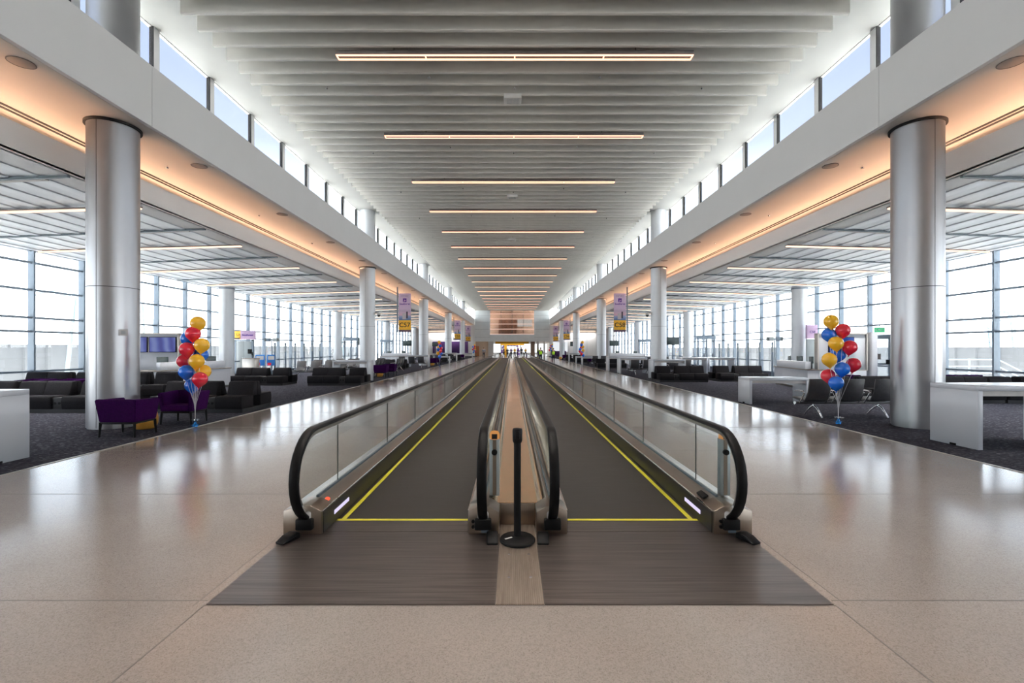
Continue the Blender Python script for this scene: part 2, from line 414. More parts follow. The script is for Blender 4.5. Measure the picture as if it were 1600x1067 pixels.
for k in range(6):
    for j, (x, lab) in enumerate(((-5.6, 'outer left'), (-2.45, 'inner left'), (0, 'middle'), (2.45, 'inner right'), (5.6, 'outer right'))):
        o = bpy.data.objects.new('ceiling_sprinkler', sp_me); COL.objects.link(o)
        o.location = (A+x, 13.55+.29+SP*8*k - (.55 if j in (1, 3) else 0), ZC-.36+.02)
        tag(o, f'small {lab} sprinkler head below the baffles, {ORD[k]} row from the front', 'sprinkler', 'sprinklers under the main ceiling')

# fascia, soffit, clerestory on both sides
for sg, side in ((-1, 'left'), (1, 'right')):
    X = lambda x: A+sg*x
    zb, zt = EYE+4.77, EYE+6.09
    # fascia panels by bay
    mb = MB()
    for k in range(-2, 6):
        a, b = 10.0+BAY*k, 10.0+BAY*(k+1)
        a2, b2 = max(a, Y0), min(b, Y1)
        if b2 > a2: mb.box(X(7.84), a2+.006, zb, X(7.94), b2-.006, zt, .004, 1)
    struct(mb, f'wall_{side}_fascia', M['fascia'])
    struct(MB().box(X(7.86), Y0, zb+.02, X(7.943), Y1, zt-.02).box(X(7.9), Y0, zt-.12, X(9.3), Y1, zt-.05), f'wall_{side}_ledge', M['fascia'])
    # soffit with black double slot
    mb = MB().box(X(7.945), Y0, zb+.001, X(11.1), Y1, zb+.08)
    sof = struct(mb, f'ceiling_{side}_soffit', M['soffit'])
    MB().box(X(10.0), Y0, zb-.006, X(10.075), Y1, zb+.002).box(X(10.14), Y0, zb-.006, X(10.215), Y1, zb+.002).build('air_slot', M['slot'], sof)
    # bulkhead with cove behind it
    mb = MB().box(X(9.9), Y0, EYE+3.86, X(10.0), Y1, EYE+4.47).box(X(9.9), Y0, EYE+3.86, X(11.1), Y1, EYE+3.92).box(X(11.0), Y0, EYE+3.9, X(11.1), Y1, zb)
    struct(mb, f'wall_{side}_bulkhead', M['fascia'])
    struct(MB().box(X(9.885), Y0, EYE+3.85, X(9.93), Y1, EYE+3.875), f'trim_{side}_bulkhead', M['white'])
    # side ceiling: long folded metal panels
    n = 12; pts = []
    for i in range(n):
        xa = 10.0+8.0*i/n; xb = 10.0+8.0*(i+1)/n
        hz = lambda x: 3.92-.33*((x-10)/8.0)
        pts += [(xa, hz(xa)-.055), (xa+.10, hz(xa)-.06), (xa+.35, hz(xa)-.045), (xb-.02, hz(xb)-.028)]
    mb = MB()
    prof = pts + [(18.0, 4.3), (10.0, 4.3)]
    mb.prism(prof, lambda u, v, t: (X(u), t, EYE+v), Y0, Y1)
    sc = struct(mb, f'ceiling_{side}', M['sideceil'], smooth=False)
    # service slots across the side ceiling
    for k in range(20):
        y = 10.4-4.63+4.63*k
        if y > 90: break
        b = MB().prism([(10.02, 3.82), (17.6, 3.52), (17.6, 3.70), (10.02, 4.0)], lambda u, v, t: (X(u), t, EYE+v), y-.035, y+.035)
        b.build('service_slot', M['alu_dark'], sc)
        b = MB().prism([(10.6, 3.795), (13.2, 3.69), (13.2, 3.72), (10.6, 3.83)], lambda u, v, t: (X(u), t, EYE+v), y+.036, y+.14)
        b.build('slot_cover', M['white'], sc)
    # closing wall behind the camera and end wall of the side hall
    # clerestory: one window per 2.2 m
    zwb, zwt = zt-.06, ZC
    fm = MB().box(-.05, 0, 0, .06, .20, zwt-zwb).box(-.01, .2, zwt-zwb-.02, .06, 2.165, zwt-zwb).box(-.02, .2, 0, .06, 2.165, .06)
    fme = fm.mesh('window_frame'); fme.materials.append(M['jamb'])
    gk = MB().box(-.052, -.022, 0, .05, -.001, zwt-zwb).mesh('gasket'); gk.materials.append(M['slot'])
    pn = MB().box(.0, .03, .06, .012, 2.17, zwt-zwb-.06).mesh('pane'); pn.materials.append(M['glass'])
    cnt = 0
    for k in range(-13, 39):
        y = 11.74+2.2*k
        cnt += 1
        o = bpy.data.objects.new(f'window_{cnt + (200 if sg > 0 else 100)}', fme); COL.objects.link(o); o['kind'] = 'structure'
        o.location = (X(9.2), y, zwb); o.scale = (sg, 1, 1)
        p = bpy.data.objects.new('pane', pn); COL.objects.link(p); p.parent = o
        p = bpy.data.objects.new('gasket', gk); COL.objects.link(p); p.parent = o
    # curtain wall: one window per 2.0 m
    zg = EYE+3.62
    trans = (.06, .83, 2.30, 2.81, 3.83, 4.83, zg-.03)
    fm = MB().box(-.12, -.035, 0, .11, .035, zg)
    for z in trans: fm.box(-.06, .035, z-.037, .05, 1.965, z+.037)
    fme = fm.mesh('window_frame'); fme.materials.append(M['alu'])
    pn = MB().box(.02, .0, .05, .032, 2.0, zg).mesh('pane'); pn.materials.append(M['glass'])
    for k in range(-17, 32):
        y = 17.05+2.0*k
        o = bpy.data.objects.new(f'window_{k+18+(500 if sg > 0 else 400)}', fme); COL.objects.link(o); o['kind'] = 'structure'
        o.location = (X(17.75), y, 0); o.scale = (sg, 1, 1)
        p = bpy.data.objects.new('pane', pn); COL.objects.link(p); p.parent = o
    # solid wall after the glazing, back wall of side hall
    struct(MB().box(X(17.7), 81.0, 0, X(18.0), Y1, EYE+3.7), f'wall_{side}', M['white'])
    struct(MB().box(X(7.84), Y1, 0, X(18.0), Y1+.25, EYE+4.8), f'wall_{side}_end', M['panelwall'])
struct(MB().box(-19, Y0-.3, 0, 19, Y0, ZC+.1), 'wall_back', M['white'])

# columns
def column_obj(name, x, y, r, ztop, mat, ring=True, joint=2.98, label='', upper=None):
    mb = MB().lathe([(r-.02, 0), (r-.02, .035), (r, .036), (r, joint-.006), (r-.008, joint-.004), (r-.008, joint+.004), (r, joint+.006), (r, ztop)], n=48)
    o = mb.build(name, mat); o.location = (x, y, 0); o['kind'] = 'structure'
    o['label'] = label; o['category'] = 'column'
    if ring:
        a = PI/2 if x < 0 else PI/2
        MB().lathe([(r+.002, EYE+4.72), (r+.045, EYE+4.72), (r+.045, EYE+4.768), (r+.002, EYE+4.768)], n=48, cap=False).build('reveal_ring', M['slot'], o)
        ang = math.radians(-87 if x < 0 else -93)
        c, s = math.cos(ang), math.sin(ang)
        MB().box(r-.004, -.004, .04, r+.0012, .004, EYE+4.72, mat=Matrix.Rotation(ang, 4, 'Z')).build('casing_seam', M['slot'], o)
        MB().lathe([(r-.006, joint-.006), (r+.0008, joint-.006), (r+.0008, joint+.006), (r-.006, joint+.006)], n=48, cap=False).build('casing_joint', M['slot'], o)
    else:
        MB().lathe([(r+.002, EYE+3.48), (r+.03, EYE+3.48), (r+.03, EYE+3.55), (r+.002, EYE+3.55)], n=32, cap=False).build('reveal_ring', M['alu'], o)
    return o
for sg, side in ((-1, 'left'), (1, 'right')):
    for k in range(-1, 5):
        y = 10.0+BAY*k
        if y < Y0: continue
        column_obj('column', A+sg*8.67, y, .45, ZC, M['column'] if k < 1 else M['column_far'], True, 2.98,
                   f'round silver column under the {side} fascia, {ORD[k]} from the front' if k >= 0 else f'round silver column behind the viewer, {side} row')
        if k >= 0:
            column_obj('column', A+sg*17.05, y, .40, EYE+3.62, M['column_far'], False, 3.0, f'round pale column beside the {side} window wall, {ORD[k]} from the front')

# ------------------------------------------------------------------ far end
mb = MB().box(A-7.84, Y1, EYE+1.33, A-4.6, Y1+.3, ZC).box(A+4.6, Y1, EYE+1.33, A+7.84, Y1+.3, ZC).box(A-4.6, Y1, EYE+1.33, A+4.6, Y1+.3, EYE+2.85)
ew = struct(mb, 'wall_end', M['endwall'])
mb = MB()
for z in (EYE+2.2, EYE+3.9, EYE+5.4, EYE+6.8):
    mb.box(A-7.84, Y1-.012, z-.012, A-4.6, Y1+.01, z+.012).box(A+4.6, Y1-.012, z-.012, A+7.84, Y1+.01, z+.012)
mb.build('panel_joint', M['alu_dark'], ew)
win = struct(MB().box(A-4.6, Y1+.12, EYE+2.85, A+4.6, Y1+.15, ZC), 'window_1', glass('tinted_end_glass', (.66, .60, .56), 1.2, .05))
m_ = MB()
for z in [EYE+2.88+1.06*k for k in range(5)]: m_.box(A-4.65, Y1-.02, z-.055, A+4.65, Y1+.10, z+.055)
m_.build('window_transom', emit('window_light_line', (1., .70, .60), .9), win)  # transoms given a glow of their own, no lamps in them
m_ = MB()
for x in (-2.3, 0, 2.4): m_.box(A+x-.04, Y1+.02, EYE+2.85, A+x+.04, Y1+.2, ZC)
m_.build('window_mullion', M['lamp_body'], win)
# room behind the end window
struct(MB().box(A-7, Y1+5, EYE+1.5, A+7, Y1+5.2, ZC).box(A-7, Y1+.3, EYE+1.4, A+7, Y1+5.2, EYE+1.5).box(A-7, Y1+.3, ZC-.3, A+7, Y1+5.2, ZC-.2), 'wall_upper_room', pm('tan_room_wall', (.60, .46, .38), .6))
o = MB().box(A+1.2, Y1+4.6, EYE+4.7, A+4.4, Y1+4.75, EYE+6.2).build('ceiling_light', emit('daylight_panel', (.85, .95, 1.), 1.2)); tag(o, 'bright white panel behind the far upper window', 'light panel')
o = MB().box(A-2.9, Y1+3.6, EYE+2.6, A+1.0, Y1+4.0, EYE+6.1, .05).build('wood_partition', pm('brown_wood', (.24, .13, .09), .5)); tag(o, 'brown wooden partition inside the room behind the far upper window', 'partition')
area('upper_room_lamp', (A, Y1+2.5, ZC-.4), (0, 0, 0), 9, 1, 170, (1., .95, .90))  # added fill light to brighten the room behind the end window
area('lobby_lamp', (A, 108, EYE+1.25), (0, 0, 0), 12, 14, 900, (1., .97, .93))
# lobby under and past the end wall
struct(MB().box(-14, 97.3, EYE+1.33, 14, 132, EYE+1.5), 'ceiling_lobby', M['white'])
struct(MB().box(A-7.6, 97.3, 0, A-5.0, 97.6, EYE+1.33).box(A-8, 97.3, 0, A-7.84, 112, EYE+1.33), 'wall_lobby_left', M['beige'])
struct(MB().box(A-5.0, 96.9, 0, A-3.9, 97.5, EYE+1.33).box(A+5.2, 97, 0, A+5.6, 97.5, EYE+1.33).box(A+6.6, 97, 0, A+6.9, 97.5, EYE+1.33), 'trim_lobby_piers', M['white'])
struct(MB().box(-14, 131.5, 0, 14, 132, EYE+1.4), 'wall_lobby_back', M['white'])
struct(MB().box(-11, 131.3, .4, 10, 131.4, 2.8), 'window_2', emit('far_daylight', (.92, .97, 1.), 1.6))
struct(MB().box(A-3.2, 131.1, 0, A-2.9, 131.3, 3).box(A+2.4, 131.1, 0, A+2.6, 131.3, 3).box(A+5.4, 131.1, 0, A+5.6, 131.3, 3).box(A-7.4, 131.1, 0, A-7.2, 131.3, 3), 'trim_lobby_mullions', M['alu'])
o = MB().box(A+4.0, 99.5, 0, A+4.9, 100.2, EYE+1.33).build('brown_pillar', pm('brown_stone', (.30, .20, .14), .5)); tag(o, 'brown pillar standing inside the far lobby', 'pillar')
o = MB().box(A-3.6, 99.8, EYE+.88, A+3.6, 100.4, EYE+1.33, .03).build('ceiling_sign', M['orange_sign']); tag(o, 'wide amber band hung over the far lobby entrance', 'sign')
o = MB().box(A-2.6, 104, EYE+.62, A+2.7, 104.5, EYE+.95, .03).build('ceiling_sign', M['orange_sign']); tag(o, 'narrower amber band behind the wide one in the far lobby', 'sign')
o = MB().box(A-1.75, 104, 0, A-1.15, 104.5, EYE+.61, .03).build('amber_post', M['orange_sign']); tag(o, 'amber post carrying the narrower amber band in the lobby', 'post')
t = thing('brown_door', 'brown wooden door standing open at the beige lobby wall', 'door', (A-7.35, 97.22, 0))
MB().box(-.45, -.06, 0, .45, .02, 2.1, .01).build('door_leaf', pm('brown_door_wood', (.33, .13, .05), .5), t); MB().ball((.36, -.1, 1.0), .04).build('handle', M['chrome'], t)
# purple wall on the left end, counters on the right end
pw = MB().box(A-16.6, 96.85, .55, A-9.2, 97.0, 3.0, .01).build('purple_wall_panel', M['purple_wall']); tag(pw, 'long purple panel on the far left end wall', 'wall panel')
o = MB().box(A-15.9, 96.78, 0, A-15.2, 96.84, 2.0, .01).build('white_kiosk', M['white']); tag(o, 'tall narrow white board before the purple wall panel', 'board')
struct(MB().box(A+8.6, 96.8, .9, A+11.6, 96.95, 2.9), 'window_3', emit('end_daylight', (.92, .96, 1.), .9))
o = MB().box(A+8.4, 96, 0, A+11.2, 96.6, 1.05, .02).build('purple_counter', M['purple_wall']); tag(o, 'low purple counter by the bright window on the right end wall', 'counter')
for sg, s in ((-1, 'left'), (1, 'right')):
    o = MB().box(A+sg*9.5, 96.7, EYE+3.42, A+sg*17.4, 96.85, EYE+3.50).build('wall_light', M['glow_side']); tag(o, f'warm light line along the top of the {s} end wall', 'light')

# ------------------------------------------------------------------ lights
for sg in (-1, 1):
    o = area('wall_washer', (A+sg*13.4, 96.3, EYE+3.40), (0, 0, 0), 7.8, .06, 170, (1., .95, .90), math.radians(120))
    o.rotation_euler = Vector((0, 0, -1)).rotation_difference(Vector((0, .30, -1)).normalized()).to_euler()
PEND_P, SIDE_P, COVE_P = 165, 260, 335
L0 = 9.4
proto = None
for k in list(range(18)) + [-1, -2, -3, -4, -5, -6]:
    y = 12.26+4.63*k
    lab = f'warm linear light across the main ceiling, {ORD[k]} from the front' if k >= 0 else f'warm linear light of the main ceiling overhead, {ORD[-k-1]} back from the visible ones'
    if proto is None:
        proto = thing('ceiling_light', lab, 'ceiling light', (A, y, ZC-.46), 0, 'linear lights of the main ceiling')
        MB().box(-L0/2, -.118, .012, L0/2, .118, .12, .005).build('housing', M['lamp_body'], proto)
        for s in (-1, 1): MB().box(-L0/2+.01, s*.088-.027, -.004, L0/2-.01, s*.088+.027, .012).build('light_strip', M['glow'], proto)
        for x in (-L0/2+.02, -L0/4, 0, L0/4, L0/2-.02): MB().box(x-.016, -.112, -.003, x+.016, .112, .012).build('divider', M['glow'], proto)
        for x in (-3.2, 3.2): MB().cyl((x, 0, .12), (x, 0, .46), .012, n=6).build('hanger', M['lamp_body'], proto)
    else: dup(proto, (A, y, ZC-.46), 0, lab)
    area('pendant_lamp', (A, y, ZC-.475), (0, 0, 0), L0, .12, PEND_P, (1., .92, .84), math.radians(76))
for sg, side in ((-1, 'left'), (1, 'right')):
    proto = None
    for k in list(range(18)) + [-1, -2, -3, -4]:
        y = 12.45+4.63*(k-1)
        lab = f'thin warm light line across the {side} ceiling, {ORD[k-1]} from the front' if k > 0 else f'thin warm light line of the {side} ceiling, overhead, {ORD[-k]} back'
        prof = [(10.05, 3.725), (17.5, 3.52), (17.5, 3.56), (10.05, 3.765)]
        if proto is None:
            proto = thing('side_ceiling_light', lab, 'ceiling light', (A, y, EYE), 0, f'light lines of the {side} ceiling')
            MB().prism([(a, b-.002) for a, b in prof], lambda u, v, t: (sg*u, t, v), -.045, .045).build('light_strip', M['glow_side'], proto)
            MB().prism([(a, b+.04) for a, b in prof], lambda u, v, t: (sg*u, t, v), -.07, .07).build('housing', M['lamp_body'], proto)
        else: dup(proto, (A, y, EYE), 0, lab)
        area('side_lamp', (A+sg*13.8, y, EYE+3.60), (0, 0, 0), 7.2, .08, SIDE_P, (1., .95, .90), math.radians(80))
    # cove lamps above the bulkhead washing the soffit
    for k in range(-2, 5):
        a = max(10.0+BAY*k, Y0); b = min(10+BAY*(k+1), Y1)
        if b-a < 1: continue
        aim = Vector((-sg*1.0, 0, .16)).normalized()
        q = (-aim).to_track_quat('Z', 'Y') if False else Vector((0, 0, -1)).rotation_difference(aim)
        o = area('cove_lamp', (A+sg*10.90, (a+b)/2, EYE+4.32), q.to_euler(), .05, b-a-.1, COVE_P*(b-a)/BAY, (1., .58, .36), math.radians(76))
# portals for the daylight
for sg in (-1, 1):
    for x, z, hgt in ((17.78, 2.68, 5.3), (9.25, EYE+7.1, 2.1)):
        l = area('daylight_portal', (A+sg*x, 33, z), (0, -sg*PI/2*-1, 0), hgt, 100 if x > 10 else 118, 1, (1, 1, 1))
        d = Vector((-sg, 0, 0)); l.rotation_euler = Vector((0, 0, -1)).rotation_difference(d).to_euler()
        l.data.cycles.is_portal = True

# sky
w = bpy.data.worlds.new('sky'); SC.world = w; w.use_nodes = True; nt = w.node_tree; nt.nodes.clear()
out = N(nt, 'ShaderNodeOutputWorld'); bg = N(nt, 'ShaderNodeBackground', Strength=1.0)
tc = N(nt, 'ShaderNodeTexCoord'); sx = N(nt, 'ShaderNodeSeparateXYZ'); rp = N(nt, 'ShaderNodeValToRGB')
nt.links.new(tc.outputs['Generated'], sx.inputs['Vector']); nt.links.new(sx.outputs['Z'], rp.inputs['Fac'])
e = rp.color_ramp.elements
SKY = [(0, (1.0, 1.0, 1.0)), (.06, (.93, .97, 1.0)), (.15, (.60, .65, .70)), (.25, (.36, .40, .45)), (.37, (.150, .170, .220)), (.45, (.118, .138, .190)), (.66, (.110, .130, .180)), (1., (.09, .115, .17))]
e[0].position = 0; e[0].color = (*SKY[0][1], 1); e[1].position = 1; e[1].color = (*SKY[-1][1], 1)
for p, c in SKY[1:-1]: x = e.new(p); x.color = (*c, 1)
nt.links.new(rp.outputs['Color'], bg.inputs['Color']); nt.links.new(bg.outputs[0], out.inputs['Surface'])
bg.inputs['Strength'].default_value = 6.0
sun = bpy.data.lights.new('sun', 'SUN'); sun.energy = 62; sun.angle = .01; sun.color = (1, .97, .92)
so = bpy.data.objects.new('sun', sun); COL.objects.link(so); so.rotation_euler = (math.radians(-28), 0, 0)

# ------------------------------------------------------------------ moving walkways
YN, YF = 4.40, 79.6          # newel centres, near and far
RZ, RR = .525, .415          # newel centre height, handrail radius
def rail_path(x, r, ext0=.18):
    P = []
    U = Vector((1, 0, 0))
    P.append((Vector((x, YN+ext0, RZ-r)), U, Vector((0, 0, -1))))
    for i in range(17):
        a = -PI/2 - PI*i/16
        d = Vector((0, math.cos(a), math.sin(a)))
        P.append((Vector((x, YN, RZ)) + d*r, U, d))
    n = 1
    P.append((Vector((x, YF, RZ+r)), U, Vector((0, 0, 1))))
    for i in range(1, 17):
        a = PI/2 - PI*i/16
        d = Vector((0, math.cos(a), math.sin(a)))
        P.append((Vector((x, YF, RZ)) + d*r, U, d))
    P.append((Vector((x, YF-ext0, RZ-r)), U, Vector((0, 0, -1))))
    return P
rp_prof = [(-.036, -.016), (.036, -.016), (.043, -.006), (.042, .008), (.032, .017), (-.032, .017), (-.042, .008), (-.043, -.006)]
def gp_prof(w, a, b): return [(-w, a), (w, a), (w, b), (-w, b)]
panel_me = {}
def walkway(sg, side):
    t = thing('moving_walkway', f'{side} moving walkway with dark belt, glass sides and black handrails', 'moving walkway', (W, 0, 0), 0, 'moving walkways')
    X = lambda x: sg*x
    MB().box(X(.45), 4.585, -.05, X(1.79), 79.4, .004).build('pallet_belt', M['belt'], t)
    MB().box(X(1.695), 4.56, .004, X(1.74), 79.4, .007).build('edge_line', M['yellow'], t, 'yellow line along the belt')
    MB().box(X(.45), 4.545, -.02, X(1.79), 4.59, .0075).build('comb_line', M['yellow'], t, 'yellow line at the comb')
    MB().box(X(.165), 3.065, -.05, X(2.075), 4.268, .006).build('landing_plate', M['landing'], t)
    MB().box(X(.30), 4.275, -.05, X(2.0), 4.548, .006).build('comb_plate', M['landing'], t)
    MB().box(X(.165), 79.4, -.05, X(2.075), 80.8, .006).build('landing_plate', M['landing'], t)
    for nm, xs, xg in (('outer', 1.79, 1.93), ('inner', .445, .315)):
        s2 = 1 if nm == 'outer' else -1
        q = (lambda a: sg*(xs + s2*a))
        poly = [(0, 0), (0, .208), (.10, .258), (.165, .258), (.335, .212), (.335, 0)] if nm == 'outer' else [(0, 0), (0, .208), (.085, .252), (.17, .252), (.195, .20), (.195, 0)]
        MB().prism(poly, lambda u, v, tt: (q(u), tt, v), 4.46, 79.5).build('deck_profile', M['steel'], t)
        k = .006
        cpoly = [(-k, 0), (-k, .213), (.098, .265), (.17, .265), (.345, .218), (.345, 0)] if nm == 'outer' else [(-k, 0), (-k, .213), (.083, .258), (.185, .258), (.275, .205), (.275, 0)]
        for ya, yb in ((4.215, 4.47), (79.4, 79.8)):
            MB().prism(cpoly, lambda u, v, tt: (q(u), tt, v), ya, yb, .008, 2).build('end_cap', M['steel_cap'], t)
        MB().box(q(-.012), 4.25, .007, q(.002), 79.6, .203).build('skirt_panel', M['skirt'], t)
        MB().box(q(-.013), 4.25, .200, q(.004), 79.6, .212).build('skirt_trim', M['chrome'], t)
        xg_ = sg*xg
        MB().box(xg_-.013, 4.48, .25, xg_+.013, 79.4, .278).build('glass_channel', M['alu_dark'], t)
        # glass: newel panel, straight panels
        r = RR-.03; pts = []
        a0 = math.asin((.262-RZ)/r)
        for i in range(25):
            a = PI/2 + (PI - a0 - PI/2)*i/24 if False else PI/2 + (PI/2 - a0)*i/24
            pts.append((YN + r*math.cos(a), RZ + r*math.sin(a)))
        pts += [(4.985, .262), (4.985, RZ+r)]
        MB().prism(pts, lambda u, v, tt: (tt, u, v), xg_-.006, xg_+.006).build('glass_panel', M['bal_glass'], t, smooth=False)
        if 'p' not in panel_me:
            me = MB().box(-.006, .004, .262, .006, 1.996, RZ+r).mesh('glass_panel', False); me.materials.append(M['bal_glass']); me.materials.append(M['glass_edge']); panel_me['p'] = me
            for f_ in me.polygons:
                if abs(f_.normal.y) > .9: f_.material_index = 1
        y = 4.99
        while y < 78.5:
            o = bpy.data.objects.new('glass_panel', panel_me['p']); COL.objects.link(o); o.parent = t; o.location = (xg_, y, 0); y += 2.0
        MB().sweep(rail_path(xg_, RR), rp_prof).build('handrail', M['rubber'], t, ang=50)
        MB().sweep(rail_path(xg_, RR, .05), gp_prof(.026, -.052, -.017)).build('handrail_guide', M['chrome'], t, ang=50)
        MB().box(xg_-.075, 4.165, .055, xg_+.075, 4.235, .155, .012).build('handrail_inlet', M['black'], t)
        MB().box(xg_-.05, 4.19, .14, xg_+.05, 4.5, .215, .02).build('newel_shoe', M['white'], t)
    # details that differ
    MB().box(X(1.772), 4.50, .085, X(1.779), 4.90, .125, .003, 1).build('skirt_light', M['led'], t, 'lit strip in the dark skirt')
    return t
wl = walkway(-1, 'left'); wr = walkway(1, 'right')
def deck_mat(sg, y): return Matrix.Translation((sg*1.842, y, .237)) @ Matrix.Rotation(sg*-math.atan2(.05, .10), 4, 'Y')
mb = MB(); bmesh.ops.create_cone(mb.bm, cap_ends=True, segments=20, radius1=.024, radius2=.02, depth=.012, matrix=deck_mat(-1, 4.50) @ Matrix.Diagonal((1, 1.5, 1, 1)))
mb.build('indicator_light', M['red_led'], wl, 'small red light on the steel deck')
MB().box(-.032, -.085, -.002, .032, .085, .022, .012, mat=deck_mat(1, 4.60)).build('rocker_switch', M['black'], wr, 'black switch let into the steel deck')
MB().box(-.03, -.03, -.001, .03, .03, .004, .003, mat=deck_mat(1, 4.36)).build('key_plate', M['chrome'], wr)
def sensor_post(parent, x, y):
    p = MB().box(x-.05, y-.035, .236, x+.05, y+.035, .80, .006).build('sensor_post', M['post_alu'], parent, 'upright sensor post beside the newel glass')
    MB().box(x-.018, y-.040, .245, x+.018, y-.03, .79).build('post_channel', M['steel_cap'], p)
    MB().lathe([(.0, 0), (.05, 0), (.05, .05), (.035, .075), (.0, .08)], (x, y, .795), 20, False).build('amber_cap', M['amber'], p)
    MB().box(x-.028, y-.052, .80, x+.028, y-.045, .85, .004).build('sensor_window', M['slot'], p)
    MB().cyl((x, y-.035, .67), (x, y-.062, .67), .028, n=20).build('black_knob', M['black'], p)
sensor_post(wr, 2.06, 4.62); sensor_post(wl, -.225, 4.62)
for par, x in ((wr, 1.845), (wl, -.405)):
    for z in (.075, .125): MB().cyl((x, 4.2, z), (x, 4.218, z), .015, n=14).build('stop_button', M['black'], par)
    s = .10 if x > 0 else .10
    MB().box(x+s-.03, 4.209, .02, x+s+.04, 4.217, .052, .002).build('notice_plate', M['alu'], par)
# deck between the two walkways
t = thing('walkway_deck', 'shiny steel deck running between the two moving walkways', 'deck', (W, 0, 0))
prof = [(-.248, .03), (-.248, .232), (-.232, .232), (-.214, .225), (-.203, .212), (-.19, .205), (.19, .205), (.203, .212), (.214, .225), (.232, .232), (.248, .232), (.248, .03)]
y = 4.478; k = 0
while y < 79:
    y2 = min(y + 3.05, 79.39)
    MB().prism(prof, lambda u, v, tt: (u, tt, v), y, y2-.006).build('deck_cover', M['deck'], t, ang=60); y = y2
MB().box(-.165, 4.44, .0, .165, 4.472, .204, .004).build('front_panel', M['steel_cap'], t)
rb = MB().box(-.160, 3.062, -.04, .160, 4.438, .0085).build('ribbed_plate', M['ribbed'], t, 'ribbed metal floor plate')
for x in (-.075, .085):
    for y in (3.42, 3.80): MB().cyl((x, y, .008), (x, y, .0125), .011, .008, n=12).build('screw', M['chrome'], rb)
# rubber wedges at the newels
wm = MB().prism([(-.09, 0), (-.09, .012), (-.02, .05), (.05, .062), (.09, .05), (.09, 0)], lambda u, v, tt: (tt, u, v), -.05, .05, .012, 2).mesh('rubber_wedge'); wm.materials.append(M['rubber'])
for x, rz, lab in ((-2.02, -.45, 'black rubber wedge on the floor by the outer newel of the left walkway'), (2.02, .45, 'black rubber wedge on the floor by the outer newel of the right walkway'),
                   (-.225, .05, 'black rubber wedge left of the black post base'), (.22, -.05, 'black rubber wedge right of the black post base')):
    o = bpy.data.objects.new('rubber_wedge', wm); COL.objects.link(o); o.location = (W+x, 4.07, .007); o.rotation_euler = (0, 0, rz); tag(o, lab, 'wedge', 'rubber wedges at the newels')
# stanchion
t = thing('barrier_post', 'black barrier post standing on the ribbed plate between the walkways', 'barrier post', (W-.005, 4.06, .009))
MB().lathe([(.150, 0), (.155, .004), (.155, .02), (.145, .03), (.05, .042), (.03, .05)], n=40).build('base', M['black'], t)
MB().cyl((0, 0, .04), (0, 0, .90), .031, n=24).build('post', M['black'], t)
MB().lathe([(.034, .86), (.042, .875), (.044, .97), (.038, .985), (.0, .99)], n=24, cap=False).build('belt_head', M['black'], t)
MB().box(-.018, -.046, .90, .018, -.03, .965, .004).build('belt_clip', M['black'], t)
mb = MB().box(-.035, -.004, .0405, .035, .012, .0425, mat=Matrix.Translation((-.075, -.045, .001)) @ Matrix.Rotation(.6, 4, 'Z')); mb.build('paper_label', M['white'], t, 'torn white label on the base')

# ------------------------------------------------------------------ furniture makers
GZ = .008    # carpet top
def table_proto(L, D, HH, label, name='high_table'):
    t = thing(name, label, 'table')
    e = .08
    MB().box(-L/2, -D/2, HH-.08, L/2, D/2, HH, .004).build('tabletop', M['table'], t)
    for s in (-1, 1): MB().box(s*(L/2-e/2)-e/2, -D/2, 0, s*(L/2-e/2)+e/2, D/2, HH-.081, .003).build('end_panel', M['table'], t)
    MB().box(-L/2+e, -D/2+.06, HH-.17, L/2-e, D/2-.06, HH-.081).build('apron', M['table_core'], t)
    for x in (-L*.2, L*.2): MB().cyl((x, 0, HH-.004), (x, 0, HH+.002), .045, n=24).build('grommet', M['black'], t)
    for s in (-1, 1): MB().box(s*(L/2+.004)-.008, -.06, .0, s*(L/2+.004)+.008, .05, .035, .003).build('cable_foot', M['black'], t)
    return t
def sofa_proto(label, dark=True):
    t = thing('bench_sofa', label, 'sofa')
    MB().box(-1.19, -.70, 0, 1.19, .70, .10).build('plinth', M['plinth'], t)
    def seat(x0, x1, s, m):
        pr = [(.0, .10), (-.02, .30), (.0, .41), (.03, .435), (.56, .42), (.56, .10)]
        MB().prism(pr, lambda u, v, tt: (tt, s*(-.74+u), v), x0+.004, x1-.004, .02, 2).build('seat', m, t, ang=50)
    def back(x0, x1, s, m):
        pr = [(.50, .40), (.60, .745), (.63, .78), (.70, .78), (.735, .745), (.735, .40)]
        MB().prism(pr, lambda u, v, tt: (tt, s*(-.74+u), v), x0+.004, x1-.004, .02, 2).build('backrest', m, t, ang=50)
    for s in (-1, 1):
        for x0, x1 in ((-1.20, -.49), (-.49, .22), (.49, 1.20)):
            seat(x0, x1, s*1, M['sofa']); back(x0, x1, s*1, M['sofa'])
        c = MB().box(.222, s*.70, .10, .488, s*.06, .39, .012).build('console', M['plinth'], t)
        for x in (.30, .41): MB().cyl((x, s*.700, .25), (x, s*.708, .25), .035, n=16).build('outlet', M['black'], c)
    return t
